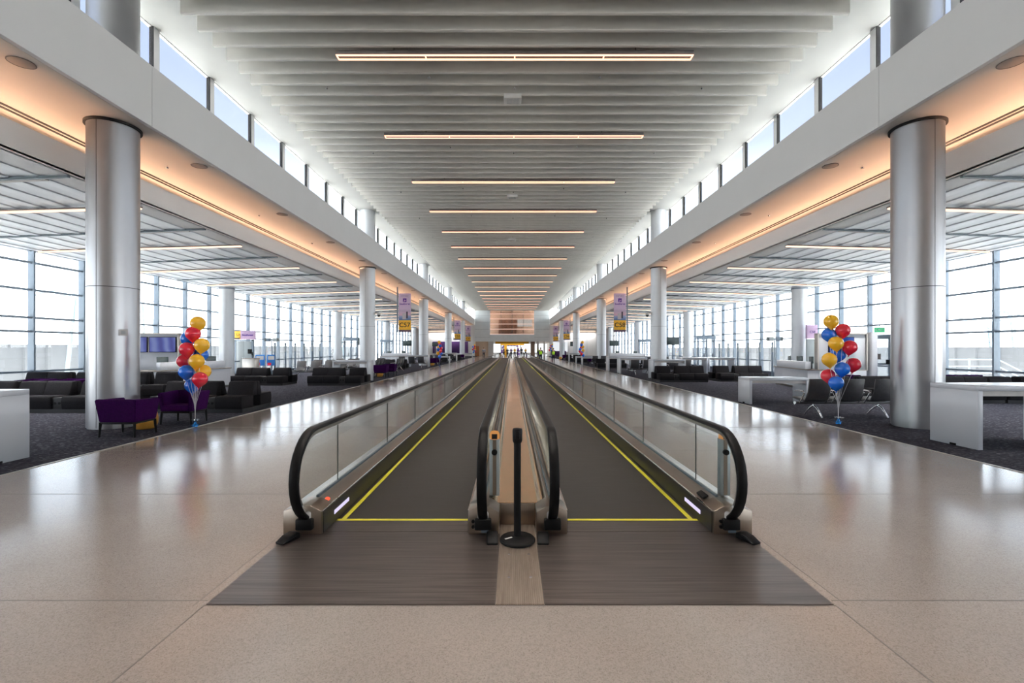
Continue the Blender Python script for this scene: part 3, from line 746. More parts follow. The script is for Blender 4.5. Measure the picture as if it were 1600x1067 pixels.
def beam_proto(n, label):
    t = thing('beam_seating', label, 'airport seats')
    p = .80; x0 = -p*(n-1)/2
    MB().box(x0-.42, -.03, .30, x0+p*(n-1)+.42, .04, .36, .01).build('beam', M['leather'], t)
    for s in (x0-.42, x0+p*(n-1)+.42): MB().cyl((s-.006, .005, .33), (s+.006, .005, .33), .042, n=16).build('beam_cap', M['chrome'], t)
    for i in range(n):
        x = x0+p*i
        # one-piece shell: back and seat with curved side profile
        prb = [(-.34, .93), (-.325, .945), (-.295, .94), (-.235, .62), (-.14, .44), (-.10, .415), (-.13, .375), (-.19, .42), (-.275, .60)]
        MB().prism(prb, lambda u, v, tt: (tt, u, v), x-.265, x+.265, .008, 1).build('backrest', M['leather'], t, ang=50)
        prs = [(-.12, .375), (-.10, .42), (.10, .425), (.33, .46), (.37, .44), (.36, .415), (.10, .375)]
        MB().prism(prs, lambda u, v, tt: (tt, u, v), x-.265, x+.265, .008, 1).build('seat', M['leather'], t, ang=50)
    for i in range(n):
        for s in (-1, 1):
            x = x0+p*i+s*.325
            MB().tube([(x, -.02, .33), (x, -.13, .46), (x, -.22, .60), (x, -.18, .635), (x, -.02, .64), (x, .15, .615)], [.016, .018, .018, .02, .02, .014], 8).build('armrest', M['chrome'], t, ang=60)
    for i in range(0, n, 2 if n > 2 else 1):
        x = x0+p*i+.05
        MB().tube([(x, .36, .0), (x, .24, .12), (x, .10, .22), (x, .0, .265), (x, -.10, .22), (x, -.22, .10), (x, -.30, .0)], [.018, .020, .024, .03, .024, .020, .018], 8).build('leg', M['chrome'], t, ang=60)
        MB().cyl((x, 0, .25), (x, 0, .31), .03, n=10).build('leg_post', M['chrome'], t)
    return t
def armchair_proto(label):
    t = thing('tub_armchair', label, 'armchair')
    # back and arms flare outwards; opening towards +y
    w, d = .34, .27
    def slab(a0, a1, b0, b1, h0, h1, th):
        """wall panel whose lower edge runs a0-a1 and upper edge b0-b1, thickness th towards the inside"""
        mb = MB(); c = Vector((0, .05, 0))
        q = []
        for (p, z) in ((a0, h0), (a1, h0), (b1, h1[1]), (b0, h1[0])):
            q.append(Vector((*p, z)))
        nrm = (q[1]-q[0]).cross(q[3]-q[0]).normalized()
        if nrm.dot(c-q[0]) < 0: nrm = -nrm
        va = [mb.bm.verts.new(v) for v in q]; vb = [mb.bm.verts.new(v+nrm*th) for v in q]
        fs = [mb.bm.faces.new(va), mb.bm.faces.new(vb[::-1])]
        for i in range(4): fs.append(mb.bm.faces.new((va[i], vb[i], vb[(i+1) % 4], va[(i+1) % 4])))
        bmesh.ops.recalc_face_normals(mb.bm, faces=fs)
        bmesh.ops.bevel(mb.bm, geom=list({e for f in fs for e in f.edges}), offset=.016, segments=2, affect='EDGES')
        return mb
    slab((-w, -d), (w, -d), (-w-.05, -d-.05), (w+.05, -d-.05), .28, (.71, .71), .09).build('backrest', M['purple'], t)
    for s in (-1, 1):
        slab((s*w, -d), (s*w, d), (s*(w+.05), -d-.05), (s*(w+.05), d+.03), .28, (.71, .69), .085).build('armrest', M['purple'], t)
    MB().box(-w+.06, -d+.06, .29, w-.06, d+.02, .42, .025).build('seat', M['purple'], t)
    MB().box(-w+.0, -d+.0, .248, w-.01, d-.01, .285, .006).build('frame', M['black'], t)
    for sx in (-1, 1):
        for sy in (-1, 1):
            MB().cyl((sx*(w-.005), sy*(d-.005), 0), (sx*(w-.02), sy*(d-.02), .28), .021, .032, n=4).build('leg', M['black'], t)
    return t
def drum_proto(label):
    t = thing('drum_stool', label, 'stool')
    MB().lathe([(.15, 0), (.18, .02), (.215, .12), (.22, .22), (.20, .33), (.18, .36), (.0, .365)], n=36, cap=True).build('body', M['gold'], t)
    MB().lathe([(.0, .366), (.175, .366), (.17, .375), (.0, .376)], n=36, cap=False).build('top_disc', M['gold'], t)
    return t

# ------------------------------------------------------------------ tables
T1 = table_proto(1.80, .88, 1.055, 'white high table by the right silver column, nearest to the camera'); T1.location = (8.62, 8.11, GZ); T1['group'] = 'white high tables'
GT = 'white high tables'
dup(T1, (-8.37, 6.74, GZ), 0, 'white high table at the left picture edge, only its end panel showing', GT)
TL = table_proto(1.80, .70, .79, 'low white work table in front of the right gate counter', 'work_table'); TL.location = (8.05, 14.28, GZ); TL['group'] = 'low white work tables'
for x, y, lab in ((-8.10, 23.7, 'white high table beside the second left column, behind a charcoal sofa'), (8.62, 25.75, 'white high table beside the second right column, behind a charcoal sofa'),
                  (12.30, 31.6, 'white high table deep in the right waiting area, left one of two end to end'), (14.15, 31.6, 'white high table deep in the right waiting area, right one of two end to end'),
                  (8.05, 31.0, 'white high table over grey seats, one row beyond the right high table by the column'), (7.95, 34.2, 'white high table just beyond the one over the grey seats on the right'),
                  (-8.30, 41.5, 'white high table by the third left column'), (-7.9, 59.2, 'white high table by the fourth left column'), (8.0, 57.6, 'white high table by the fourth right column')):
    dup(T1, (x, y, GZ), 0, lab, GT)
for x, y, lab in ((-7.75, 51.3, 'low white work table on the left, between the third and fourth columns'), (7.9, 50.6, 'low white work table on the right behind a balloon bunch'),
                  (7.95, 46.6, 'low white work table on the right, short of the balloon bunch'), (-7.6, 79.5, 'low white work table at the far left end near the balloons')):
    dup(TL, (x, y, GZ), 0, lab, 'low white work tables')
# ------------------------------------------------------------------ sofas
S0 = sofa_proto('charcoal back-to-back sofa just behind the purple armchair that faces the balloons'); S0.location = (-8.20, 12.76, GZ); S0['group'] = 'charcoal bench sofas'
for x, y, rz, lab in (
    (-12.18, 12.76, 0, 'charcoal sofa left of the near silver column, seen whole'),
    (-14.75, 12.76, 0, 'charcoal sofa at the left picture edge, in the row of the near column'),
    (-12.6, 15.9, 0, 'charcoal sofa by the left windows, directly left of the near column'),
    (-15.1, 15.7, 0, 'charcoal sofa by the left windows at the picture edge'),
    (-11.45, 21.45, 0, 'charcoal sofa right of the left gate counter, far one of the pair on open carpet'),
    (-7.95, 21.45, 0, 'charcoal sofa in front of the second left column and the white table'),
    (8.50, 23.55, PI, 'charcoal sofa in front of the second right column and the white table'),
    (11.60, 23.85, PI, 'charcoal sofa in the right middle, left of the gate counter'),
    (11.35, 15.0, PI, 'charcoal sofa behind the row of grey seats on the right'),
    (13.85, 14.82, PI, 'charcoal sofa behind the right high table, beside the column'),
    (16.32, 14.82, PI, 'charcoal sofa by the right windows at the picture edge'),
    (-9.6, 37.2, 0, 'charcoal sofa beyond the second left column by the dark seats'),
    (-8.9, 55.2, 0, 'charcoal sofa beyond the low left work table'),
    (-8.2, 63.6, 0, 'charcoal sofa beyond the fourth left column'),
    (8.3, 39.0, PI, 'charcoal sofa beyond the two near white tables on the right aisle'),
    (8.4, 53.8, PI, 'charcoal sofa beyond the right balloon bunch'),
    (8.4, 61.5, PI, 'charcoal sofa beyond the fourth right column'),
    (11.9, 38.2, PI, 'charcoal sofa deep on the right behind the two end to end tables')):
    q_ = dup(S0, (x, y, GZ), rz, lab, 'charcoal bench sofas')
    if 'by the left windows' in lab: q_.scale.z = 1.12
# ------------------------------------------------------------------ purple armchairs and drums
C0 = armchair_proto('purple armchair seen from behind at the foot of the near left column'); C0.location = (-7.46, 9.02, GZ); C0['group'] = 'purple armchairs'
for x, y, rz, lab in ((-7.42, 10.50, PI, 'purple armchair behind the balloon ribbons, facing the other purple armchair'),
                      (-7.50, 26.62, 0, 'purple armchair seen from behind beside the second left column'), (-7.40, 28.10, PI, 'purple armchair facing the one beside the second left column'),
                      (-7.50, 44.2, 0, 'purple armchair seen from behind beside the third left column'), (-7.40, 45.7, PI, 'purple armchair facing the one beside the third left column'),
                      (8.3, 48.3, 0, 'purple armchair on the right aisle below the balloon bunch'), (9.3, 48.3, 0, 'purple armchair right of the one below the balloon bunch'),
                      (-7.5, 69.5, 0, 'purple armchair at the far left near the last column'), (7.6, 66.0, 0, 'purple armchair at the far right near the last column'),
                      (-14.9, 14.5, PI, 'purple armchair between sofa rows at the far left, leftmost of three'), (-13.8, 14.5, PI, 'purple armchair between sofa rows at the far left, middle of three'),
                      (-12.6, 14.5, PI, 'purple armchair between sofa rows at the far left, next to the column'), (16.6, 17.0, 0, 'purple armchair by the right windows behind the high table'),
                      (15.6, 17.0, 0, 'purple armchair behind the high table, next to the right column'), (12.2, 17.0, 0, 'purple armchair in front of the glass exit door'), ):
    dup(C0, (x, y, GZ), rz, lab, 'purple armchairs')
D0 = drum_proto('gold drum stool half hidden behind the nearest purple armchair'); D0.location = (-7.68, 9.72, GZ); D0['group'] = 'gold drum stools'
dup(D0, (-7.80, 27.36, GZ), 0, 'gold drum stool between the purple armchairs at the second left column', 'gold drum stools')
dup(D0, (-7.70, 44.95, GZ), 0, 'gold drum stool between the purple armchairs at the third left column', 'gold drum stools')
dup(D0, (7.2, 68.5, GZ), 0, 'gold drum stool on the far right aisle', 'gold drum stools')
# ------------------------------------------------------------------ beam seating
B3 = beam_proto(3, 'three grey airport seats on a beam behind the right balloon bunch'); B3.location = (8.25, 11.5, GZ); B3['group'] = 'grey beam seats'
B2 = beam_proto(2, 'pair of grey airport seats under the white table beyond the second right column'); B2.location = (8.15, 29.4, GZ); B2['group'] = 'grey beam seats'
for p, x, y, rz, lab in (
    (B3, -11.2, 26.2, PI, 'three dark seats on a beam behind the left sofas, nearest row'),
    (B3, -11.4, 28.9, PI, 'three dark seats on a beam behind the left sofas, second row'),
    (B3, -11.0, 31.6, PI, 'three dark seats on a beam behind the left sofas, third row'),
    (B3, -9.3, 31.9, PI/2, 'three dark seats on a beam beyond the second left column, side on'),
    (B3, -8.3, 33.4, PI/2, 'three dark seats on a beam by the left aisle, side on'),
    (B3, -10.6, 34.4, PI, 'three dark seats on a beam beyond the second left column, fourth row'),
    (B3, -8.6, 40.0, 0, 'three dark seats on a beam before the third left white table'),
    (B2, -8.2, 48.9, 0, 'pair of dark seats beyond the third left purple armchairs'),
    (B2, -8.0, 57.3, 0, 'pair of dark seats before the fourth left white table'),
    (B2, 10.6, 29.4, 0, 'pair of grey seats right of those under the white table'),
    (B2, 8.4, 44.6, 0, 'pair of grey seats before the low work table on the right'),
    (B3, 12.8, 41.2, 0, 'three grey seats on a beam deep in the right waiting area')):
    dup(p, (x, y, GZ), rz, lab, 'grey beam seats')

# ------------------------------------------------------------------ balloons
def balloon_mesh(mat):
    prof = [(.004, -.172), (.012, -.168), (.006, -.158), (.013, -.150), (.032, -.134), (.064, -.104)]
    prof += [(.148*math.cos(a), .04+.148*math.sin(a)) for a in [math.radians(q) for q in (-48, -36, -24, -12, 0, 12, 24, 36, 48, 60, 71, 81)]] + [(.0, .188)]
    me = MB().lathe(prof, n=28, cap=False).mesh('balloon', ang=80); me.materials.append(mat); return me
BM = {c: balloon_mesh(M['b_'+c]) for c in ('red', 'yel', 'blu')}
KM = {}
for c in BM:
    me = MB().lathe([(.0, 0), (.016, -.002), (.011, .012), (.004, .016)], (0, 0, -.178), 12, False).mesh('knot'); me.materials.append(M['b_'+c]); KM[c] = me
FULL = {'red': 'red balloon', 'yel': 'yellow balloon', 'blu': 'blue balloon'}
def bouquet(bx, by, spec, px0, label, group, z0):
    t = thing('balloon_bouquet', label, 'balloons', (bx, by, z0), 0, group)
    for c, px, py, dy in spec:
        Y = by + dy
        x = (px-VX)*Y/F - bx; z = H - (py-VY)*Y/F - z0
        o = bpy.data.objects.new('balloon', BM[c]); COL.objects.link(o); o.parent = t; o.location = (x, dy, z); o['label'] = FULL[c]
        o.rotation_euler = (random.uniform(-.12, .12), x*.5, 0)
        k = bpy.data.objects.new('knot', KM[c]); COL.objects.link(k); k.parent = o
        kx = x - math.sin(x*.5)*.18
        MB().tube([(kx, dy, z-.18), (kx*.12, dy*.12, .50), (kx*.04, dy*.04, .36), (0, 0, .10)], .0032, 5).build('ribbon', M['string'], t)
    w = MB(); rnd = random.Random(3)
    for i in range(9):
        a = 2*PI*i/9; w.prism([(0, 0), (.05, -.018), (.085, .0), (.05, .018)], lambda u, v, tt, a=a, l=rnd.uniform(.0, .08): (math.cos(a)*u - math.sin(a)*v, math.sin(a)*u+math.cos(a)*v, tt+.03+u*l*8), 0, .006)
    w.lathe([(.03, 0), (.055, .01), (.05, .045), (.03, .07), (.02, .11)], n=14)
    w.build('foil_weight', M['foil'], t, 'blue foil weight')
    w = MB()
    for i in range(6):
        a = 2*PI*i/6+.4; w.prism([(0, 0), (.04, -.02), (.08, .0), (.04, .02)], lambda u, v, tt, a=a: (math.cos(a)*u - math.sin(a)*v, math.sin(a)*u+math.cos(a)*v, tt+.10+u*.8), 0, .005)
    w.build('foil_bow', M['foil_silver'], t, 'silver foil bow')
    return t
left_spec = [('yel', 309, 508, 0), ('red', 301.5, 524, -.06), ('blu', 294.5, 532, .14), ('yel', 315, 542, -.03), ('red', 292.3, 548.5, -.05), ('blu', 313.5, 557, .15), ('yel', 307, 567, -.12),
             ('red', 288.5, 567, .12), ('blu', 291.2, 583.8, -.06), ('yel', 318, 583, .12), ('red', 312, 595, -.12), ('blu', 300.5, 605, .10)]
right_spec = [('yel', 1298.8, 505, 0), ('red', 1316.8, 519, -.03), ('blu', 1295.6, 525.5, .10), ('yel', 1306.4, 539, -.08), ('red', 1327.4, 545, -.04), ('blu', 1309.6, 556.5, .14), ('yel', 1296, 564.5, -.05),
              ('red', 1333, 572, .03), ('blu', 1315.8, 579, -.08), ('red', 1294.6, 589.5, .10), ('blu', 1306.4, 601, -.10)]
GBn = 'balloon bunches along the aisles'
bl = bouquet(-6.81, 9.97, left_spec, 305, 'balloon bunch at the left carpet edge by the purple armchairs', GBn, 0.0)
br = bouquet(7.26, 10.30, right_spec, 1310, 'balloon bunch at the right carpet edge before the grey seats', GBn, GZ)
dup(bl, (-6.72, 43.2, 0), 2.4, 'small distant balloon bunch by the third left column', GBn)
dup(br, (7.35, 48.6, GZ), 1.9, 'small distant balloon bunch above the right work tables', GBn)
dup(bl, (-6.8, 84.5, 0), 1.0, 'tiny balloon bunch at the far left end of the aisle', GBn)
dup(br, (6.9, 80.5, GZ), 2.9, 'tiny balloon bunch at the far right behind the worker in the vest', GBn)

# ------------------------------------------------------------------ banners
def banner(x, y, sg, num, label):
    t = thing('gate_banner', label, 'banner', (x, y, 2.92), 0, 'hanging gate banners')
    w = .475
    MB().box(-w, 0, .20, w, .05, 3.05, .004, 1).build('banner_face', M['banner'], t)
    MB().box(-w, -.004, .20, w, .06, .95, .003, 1).build('number_panel', M['orange_sign'], t, 'amber panel with the gate number')
    MB().box(-w, -.004, .02, w, .06, .20, .003, 1).build('bottom_strip', pm('banner_strip', (.12, .07, .12), .5), t)
    px = sg*(w+.10)
    MB().box(px-.05, .0, 0, px+.05, .08, EYE+4.77-2.92, .004).build('hanging_post', M['alu'], t)
    MB().box(min(px, sg*w), .01, 2.8, max(px, sg*w), .05, 2.86).box(min(px, sg*w), .01, .1, max(px, sg*w), .05, .16).build('bracket', M['alu'], t)
    text(num, .50, M['black_ink'], t, (0, -.008, .56), bold=.008)
    text('MORE', .23, M['grey_ink'], t, (0, -.004, 2.82))
    text('Southwest', .19, M['purple_ink'], t, (0, -.004, 2.22), bold=.006)
    lg = MB().box(-.14, -.006, 2.36, .14, 0, 2.66).build('square_logo', M['purple_ink'], t)
    MB().prism([(-.08, 2.44), (-.03, 2.44), (-.03, 2.56), (.02, 2.56), (.02, 2.50), (.09, 2.50), (.09, 2.455), (-.01, 2.455), (-.01, 2.40), (-.08, 2.40)], lambda u, v, tt: (u, tt, v), -.009, -.005).build('logo_mark', M['pink_sign'], lg)
    MB().box(-.18, -.006, 1.02, .10, 0, 1.50).build('printed_building', pm('printed_white_tower', (.50, .47, .50), .6), t)
    MB().box(.12, -.006, 1.10, .24, 0, 1.62).build('printed_tower', pm('printed_dark_tower', (.05, .045, .07), .6), t)
    return t
for sg, x, base in ((-1, -8.38, 57), (1, 8.48, 58)):
    s = 'left' if sg < 0 else 'right'
    for y, n, lab in ((36.3, base, f'hanging lilac and amber banner numbered C{base} on the {s}'), (71.6, base-2, f'smaller lilac banner farther along the {s} soffit, second from the front'), (89.2, base-4, f'smallest lilac banner at the far end of the {s} soffit')):
        banner(x, y, sg, f'C{n}', lab)

# ------------------------------------------------------------------ speakers, cameras and little boxes
me = MB().lathe([(0, 0), (.165, 0), (.18, .006), (.18, .012)], n=32, cap=False).mesh('ceiling_speaker'); me.materials.append(M['grille'])
rim = MB().lathe([(.17, -.003), (.186, -.003), (.186, .004), (.17, .004)], n=32, cap=False).mesh('rim'); rim.materials.append(M['lamp_body'])
for sg, s in ((-1, 'left'), (1, 'right')):
    for k in range(20):
        y = 7.74+4.4*k
        o = bpy.data.objects.new('ceiling_speaker', me); COL.objects.link(o); o.location = (A+sg*8.27, y if abs((y-10) % BAY) > .8 else y+.8, EYE+4.762)
        tag(o, f'round speaker grille in the warm {s} soffit, {ORD[k]} from the front', 'speaker', f'speaker grilles of the {s} soffit')
        p = bpy.data.objects.new('rim', rim); COL.objects.link(p); p.parent = o
        o2 = bpy.data.objects.new('ceiling_sprinkler', sp_me); COL.objects.link(o2); o2.location = (A+sg*9.1, y, EYE+4.772)
        tag(o2, f'small sprinkler in the warm {s} soffit beside the speaker grille, {ORD[k]} from the front', 'sprinkler', f'sprinklers of the {s} soffit')
for sg, s in ((-1, 'left'), (1, 'right')):
    cx = A+sg*8.67
    t = thing('security_camera', f'white dome camera on an arm of the second {s} column', 'camera', (cx-sg*.45, 27.5, 3.72))
    MB().box(-sg*.0-.02, -.05, -.06, .02, .05, .10, .005).build('wall_plate', M['white'], t)
    MB().tube([(0, 0, .05), (-sg*.15, 0, .09), (-sg*.24, 0, .06), (-sg*.25, 0, .0)], .025, 8).build('arm', M['white'], t)
    MB().lathe([(.0, .04), (.10, .03), (.115, -.04), (.11, -.07)], (-sg*.25, 0, 0), 20, False).build('housing', M['white'], t)
    MB().lathe([(.10, -.06), (.085, -.12), (.05, -.155), (.0, -.165)], (-sg*.25, 0, 0), 20, False).build('dome', M['screen_off'], t)
ang = math.atan2(-10.0, 8.59) + .34
t = thing('control_box', 'small white control box on the near left column', 'control box', (A-8.67+.452*math.cos(ang), 10+.452*math.sin(ang), 1.96), ang)
MB().box(-.01, -.075, 0, .035, .075, .13, .006).build('cover', M['white'], t); MB().box(.035, -.05, .03, .038, .03, .10, .002).build('display', M['door_grey'], t)

# ------------------------------------------------------------------ gate counters
def counter(name, label, p0, p1, depth, sg, n_mon, mon_labels, base_h=.86, grp=None):
    """front runs p0->p1; depth goes away from the aisle"""
    a = Vector((*p0, 0)); b = Vector((*p1, 0)); d = b-a; L = d.length; ang = math.atan2(d.y, d.x)
    t = thing(name, label, 'counter', (a.x, a.y, GZ), ang, grp)
    s = -1 if sg > 0 else 1   # depth direction in local y
    y0, y1 = (0, depth) if s > 0 else (-depth, 0)
    MB().box(.05, y0+.05, 0, L-.05, y1-.05, .09).build('kick_plate', M['lamp_body'], t)
    n = max(2, round(L/.95))
    for i in range(n): MB().box(L*i/n+.006, y0, .09, L*(i+1)/n-.006, y1, base_h-.04, .004, 1).build('front_panel', M['table'], t)
    MB().box(-.03, y0-.03, base_h-.04, L+.03, y1+.03, base_h, .006).build('worktop', M['steel_cap'], t)
    MB().box(.25, y0+.02 if s > 0 else y1-.22, base_h, L-.25, (y0+.22) if s > 0 else y1-.02, base_h+.30, .008).build('raised_shelf', M['table'], t)
    yc = y0+.40 if s > 0 else y1-.40
    for i in range(n_mon):
        x = L*(i+.6)/(n_mon+.2)
        m = thing('counter_monitor', mon_labels[i], 'monitor', tuple(Matrix.Translation((a.x, a.y, GZ)) @ Matrix.Rotation(ang, 4, 'Z') @ Vector((x, yc, base_h+.002))), ang + (PI if s < 0 else 0) + random.uniform(-.25, .25), 'monitors on the gate counters')
        MB().box(-.20, -.015, .22, .20, .03, .50, .01).build('display', M['screen_off'], m)
        MB().box(-.03, .01, .0, .03, .04, .30).build('neck', M['black'], m); MB().box(-.11, -.06, 0, .11, .10, .012, .004).build('foot', M['black'], m)
    return t
counter('gate_counter', 'white gate counter on the left behind the charcoal sofas', (-13.3, 17.2), (-12.25, 20.2), .75, -1, 3,
        ['black monitor on the left gate counter, nearest one', 'black monitor on the left gate counter, middle one', 'black monitor on the left gate counter, far one'], .84)
counter('gate_counter', 'white gate counter on the right behind the balloon bunch', (11.75, 18.4), (12.35, 21.8), .75, 1, 3,
        ['black monitor on the right gate counter, nearest one', 'black monitor on the right gate counter, middle one', 'black monitor on the right gate counter, far one'], .84)
counter('gate_counter', 'long white gate counter far down the right side', (9.6, 46.5), (13.6, 46.5), .7, -1, 2, ['black monitor on the far right counter, left one', 'black monitor on the far right counter, right one'], .86)
counter('gate_counter', 'white gate counter far down the left side', (-13.4, 47.0), (-10.2, 47.0), .7, -1, 2, ['black monitor on the far left counter, left one', 'black monitor on the far left counter, right one'], .86)
def backwall(label, x, y, rz, w, scr, label2):
    t = thing('media_wall', label, 'media wall', (x, y, GZ), rz)
    MB().box(-w/2, 0, 0, w/2, .25, .80, .006).build('cabinet', M['table'], t)
    n = 3
    for i in range(n): MB().box(-w/2+w*i/n+.01, -.02, .10, -w/2+w*(i+1)/n-.01, 0, .76, .004).build('cabinet_door', M['table'], t)
    MB().box(-w/2, .05, .80, w/2, .25, 2.22, .006).build('panel', M['table'], t)
    f = MB().box(-w/2-.05, .0, .80, -w/2, .27, 2.27).box(w/2, .0, .80, w/2+.05, .27, 2.27).box(-w/2-.05, 0, 2.22, w/2+.05, .27, 2.27).box(-w/2-.05, .0, .80, w/2+.05, .27, .84).build('frame', M['steel'], t)
    for i, sx in enumerate(scr):
        d = MB().box(sx-.46, -.02, 1.52, sx+.46, .05, 2.12, .006).build('screen', M['black'], t)
        MB().box(sx-.44, -.026, 1.54, sx+.44, -.018, 2.10).build('screen_face', label2, d)
    return t
backwall('white media wall with two purple screens behind the left column', -14.05, 17.9, .22, 2.0, (-.48, .50), M['screen'])
backwall('white media wall with a blue screen behind the right balloons', 13.0, 18.2, -.15, 1.7, (-.05,), M['screen_blue'])
o = MB().box(14.0, 18.0, 0, 14.22, 18.3, 2.3, .01).build('wall_post', M['table']); o.location.z = GZ; tag(o, 'pale upright post right of the blue screen wall', 'post')

# ------------------------------------------------------------------ gate doors, kiosk, posts, signs
t = thing('gate_door', 'grey gate door under the amber and lilac C57 sign', 'door', (-17.35, 30.0, GZ))
MB().box(-.62, 0, 0, -.5, .12, 2.22).box(.5, 0, 0, .62, .12, 2.22).box(-.62, 0, 2.14, .62, .12, 2.22).build('frame', M['alu'], t)
for s in (-1, 1):
    d = MB().box(min(0, s*.498)+.003, .02, .01, max(0, s*.498)-.003, .08, 2.135, .003).build('door_leaf', M['door_grey'], t)
    MB().cyl((s*.06, -.03, 1.02), (s*.06, .02, 1.02), .03, n=10).build('handle', M['chrome'], d)
MB().box(.52, -.03, 1.2, .60, 0, 1.42, .004).build('card_reader', M['black'], t)
s_ = MB().box(-.72, -.02, 2.24, .72, .14, 2.80, .004).build('sign_board', M['pink_sign'], t, 'lilac sign over the door')
MB().box(-.72, -.026, 2.24, -.20, -.018, 2.80).build('number_panel', M['orange_sign'], s_)
text('C57', .26, M['black_ink'], t, (-.46, -.03, 2.52)); text('Southwest', .17, M['purple_ink'], t, (.27, -.03, 2.52), bold=.004)
t = thing('gate_door', 'pale gate door under the lilac sign behind the right outer column', 'door', (17.22, 26.55, GZ))
MB().box(-.29, 0, 0, .29, .12, 2.2, .004).build('door_leaf', M['door_grey'], t); MB().cyl((.2, -.03, 1.02), (.2, .01, 1.02), .03, n=10).build('handle', M['chrome'], t)
s_ = MB().box(-.30, -.02, 2.22, .30, .14, 3.0, .004).build('sign_board', M['pink_sign'], t, 'lilac sign over the door')
text('C58', .19, M['purple_ink'], t, (.0, -.026, 2.6))
t = thing('glass_exit_door', 'silver framed glass exit door in the right window wall', 'door', (17.2, 21.75, GZ), -.45)
MB().box(-.58, -.04, 0, -.48, .06, 2.3).box(.48, -.04, 0, .58, .06, 2.3).box(-.58, -.04, 2.2, .58, .06, 2.3).build('frame', M['alu'], t)
d = MB().box(-.48, -.02, 0, -.38, .03, 2.2).box(.38, -.02, 0, .48, .03, 2.2).box(-.48, -.02, 2.1, .48, .03, 2.2).box(-.48, -.02, 0, .48, .03, .25).box(-.48, -.02, .9, .48, .03, .98).build('door_leaf', M['alu'], t)
MB().box(-.38, 0, .25, .38, .012, 2.1).build('pane', M['glass'], d)
MB().box(.28, -.08, .95, .42, -.02, 1.15, .01).build('push_bar', M['black'], d)
MB().box(-.10, -.02, 1.15, .10, -.012, 1.42, .002).build('notice', M['lamp_body'], d)
t = thing('exit_sign', 'small green exit sign above the glass door', 'exit sign', (17.15, 21.6, 2.42), -.45)
MB().box(-.2, -.02, 0, .2, .03, .24, .006).build('sign_face', M['green_sign'], t); text('EXIT', .17, M['white'], t, (0, -.024, .12))
MB().box(-.01, 0, .24, .01, .02, 2.6).build('hanger', M['alu'], t)
t = thing('scanner_kiosk', 'silver boarding kiosk with a black scanner in front of the left windows', 'kiosk', (-14.75, 26.2, GZ))
MB().box(-.36, -.25, 0, .36, .25, 1.08, .015).build('body', M['steel'], t); MB().box(-.38, -.27, 1.08, .38, .27, 1.12, .006).build('top_plate', M['steel_cap'], t)
MB().tube([(.1, 0, 1.12), (.12, 0, 1.30), (.02, -.02, 1.42)], .018, 8).build('scanner_arm', M['black'], t); MB().box(-.14, -.08, 1.36, .06, .04, 1.62, .02).build('scanner_head', M['black'], t)
def qpost():
    t = thing('boarding_post', 'x', 'post')
    MB().lathe([(.16, 0), (.16, .012), (.05, .02)], n=20).build('base', M['steel_cap'], t)
    MB().box(-.055, -.03, .015, .055, .03, 2.02, .008).build('post', M['alu'], t)
    MB().box(-.045, -.034, 1.45, .045, -.030, 1.9, .002).build('number_plate', M['door_grey'], t)
    return t
Q = None
for sg, s in ((-1, 'left'), (1, 'right')):
    for k in range(6):
        y = 29.2+1.37*k - (2.4 if sg > 0 else 0)
        lab = f'slim silver boarding post by the {s} windows, {ORD[k]} of six'
        if Q is None: Q = qpost(); Q.location = (A+sg*15, y, GZ); Q['label'] = lab; Q['group'] = 'silver boarding posts'
        else: dup(Q, (A+sg*15, y, GZ), 0, lab, 'silver boarding posts')
for sg, s, x, y in ((-1, 'left', -14.75, 28.5), (1, 'right', 14.7, 25.9)):
    t = thing('gate_direction_sign', f'small double sign on a pole before the {s} boarding posts', 'sign', (x, y, GZ))
    MB().cyl((0, 0, 0), (0, 0, 2.25), .03, n=12).build('pole', M['alu'], t); MB().lathe([(.2, 0), (.2, .015), (.04, .025)], n=20).build('base', M['steel_cap'], t)
    for q in (-1, 1):
        b = MB().box(min(q*.06, q*.46), -.04, 2.08, max(q*.06, q*.46), .04, 2.30, .008).build('sign_box', M['alu'] if q*sg > 0 else M['door_grey'], t)
        MB().box(q*.38-.06, -.045, 2.10, q*.38+.06, -.039, 2.28).build('dark_end', M['screen_off'], b)
for k, (x, y, rz, lab) in enumerate(((-15.2, 28.0, 0, 'blue sign stand by the left windows, facing the hall'), (-14.55, 28.0, 1.2, 'blue sign stand by the left windows, turned edge on'))):
    t = thing('sign_stand', lab, 'sign stand', (x, y, GZ), rz)
    MB().box(-.28, -.02, .62, .28, .02, 1.28, .01).build('panel', M['blue_sign'], t); MB().box(-.22, -.024, .98, .22, -.019, 1.2).build('white_field', M['white'], t)
    MB().box(-.26, -.024, .64, .0, -.019, .8).build('red_field', M['b_red'], t)
    MB().cyl((0, 0, 0), (0, 0, .64), .02, n=8).build('pole', M['alu'], t); MB().lathe([(.15, 0), (.15, .012), (.03, .02)], n=16).build('base', M['steel_cap'], t)
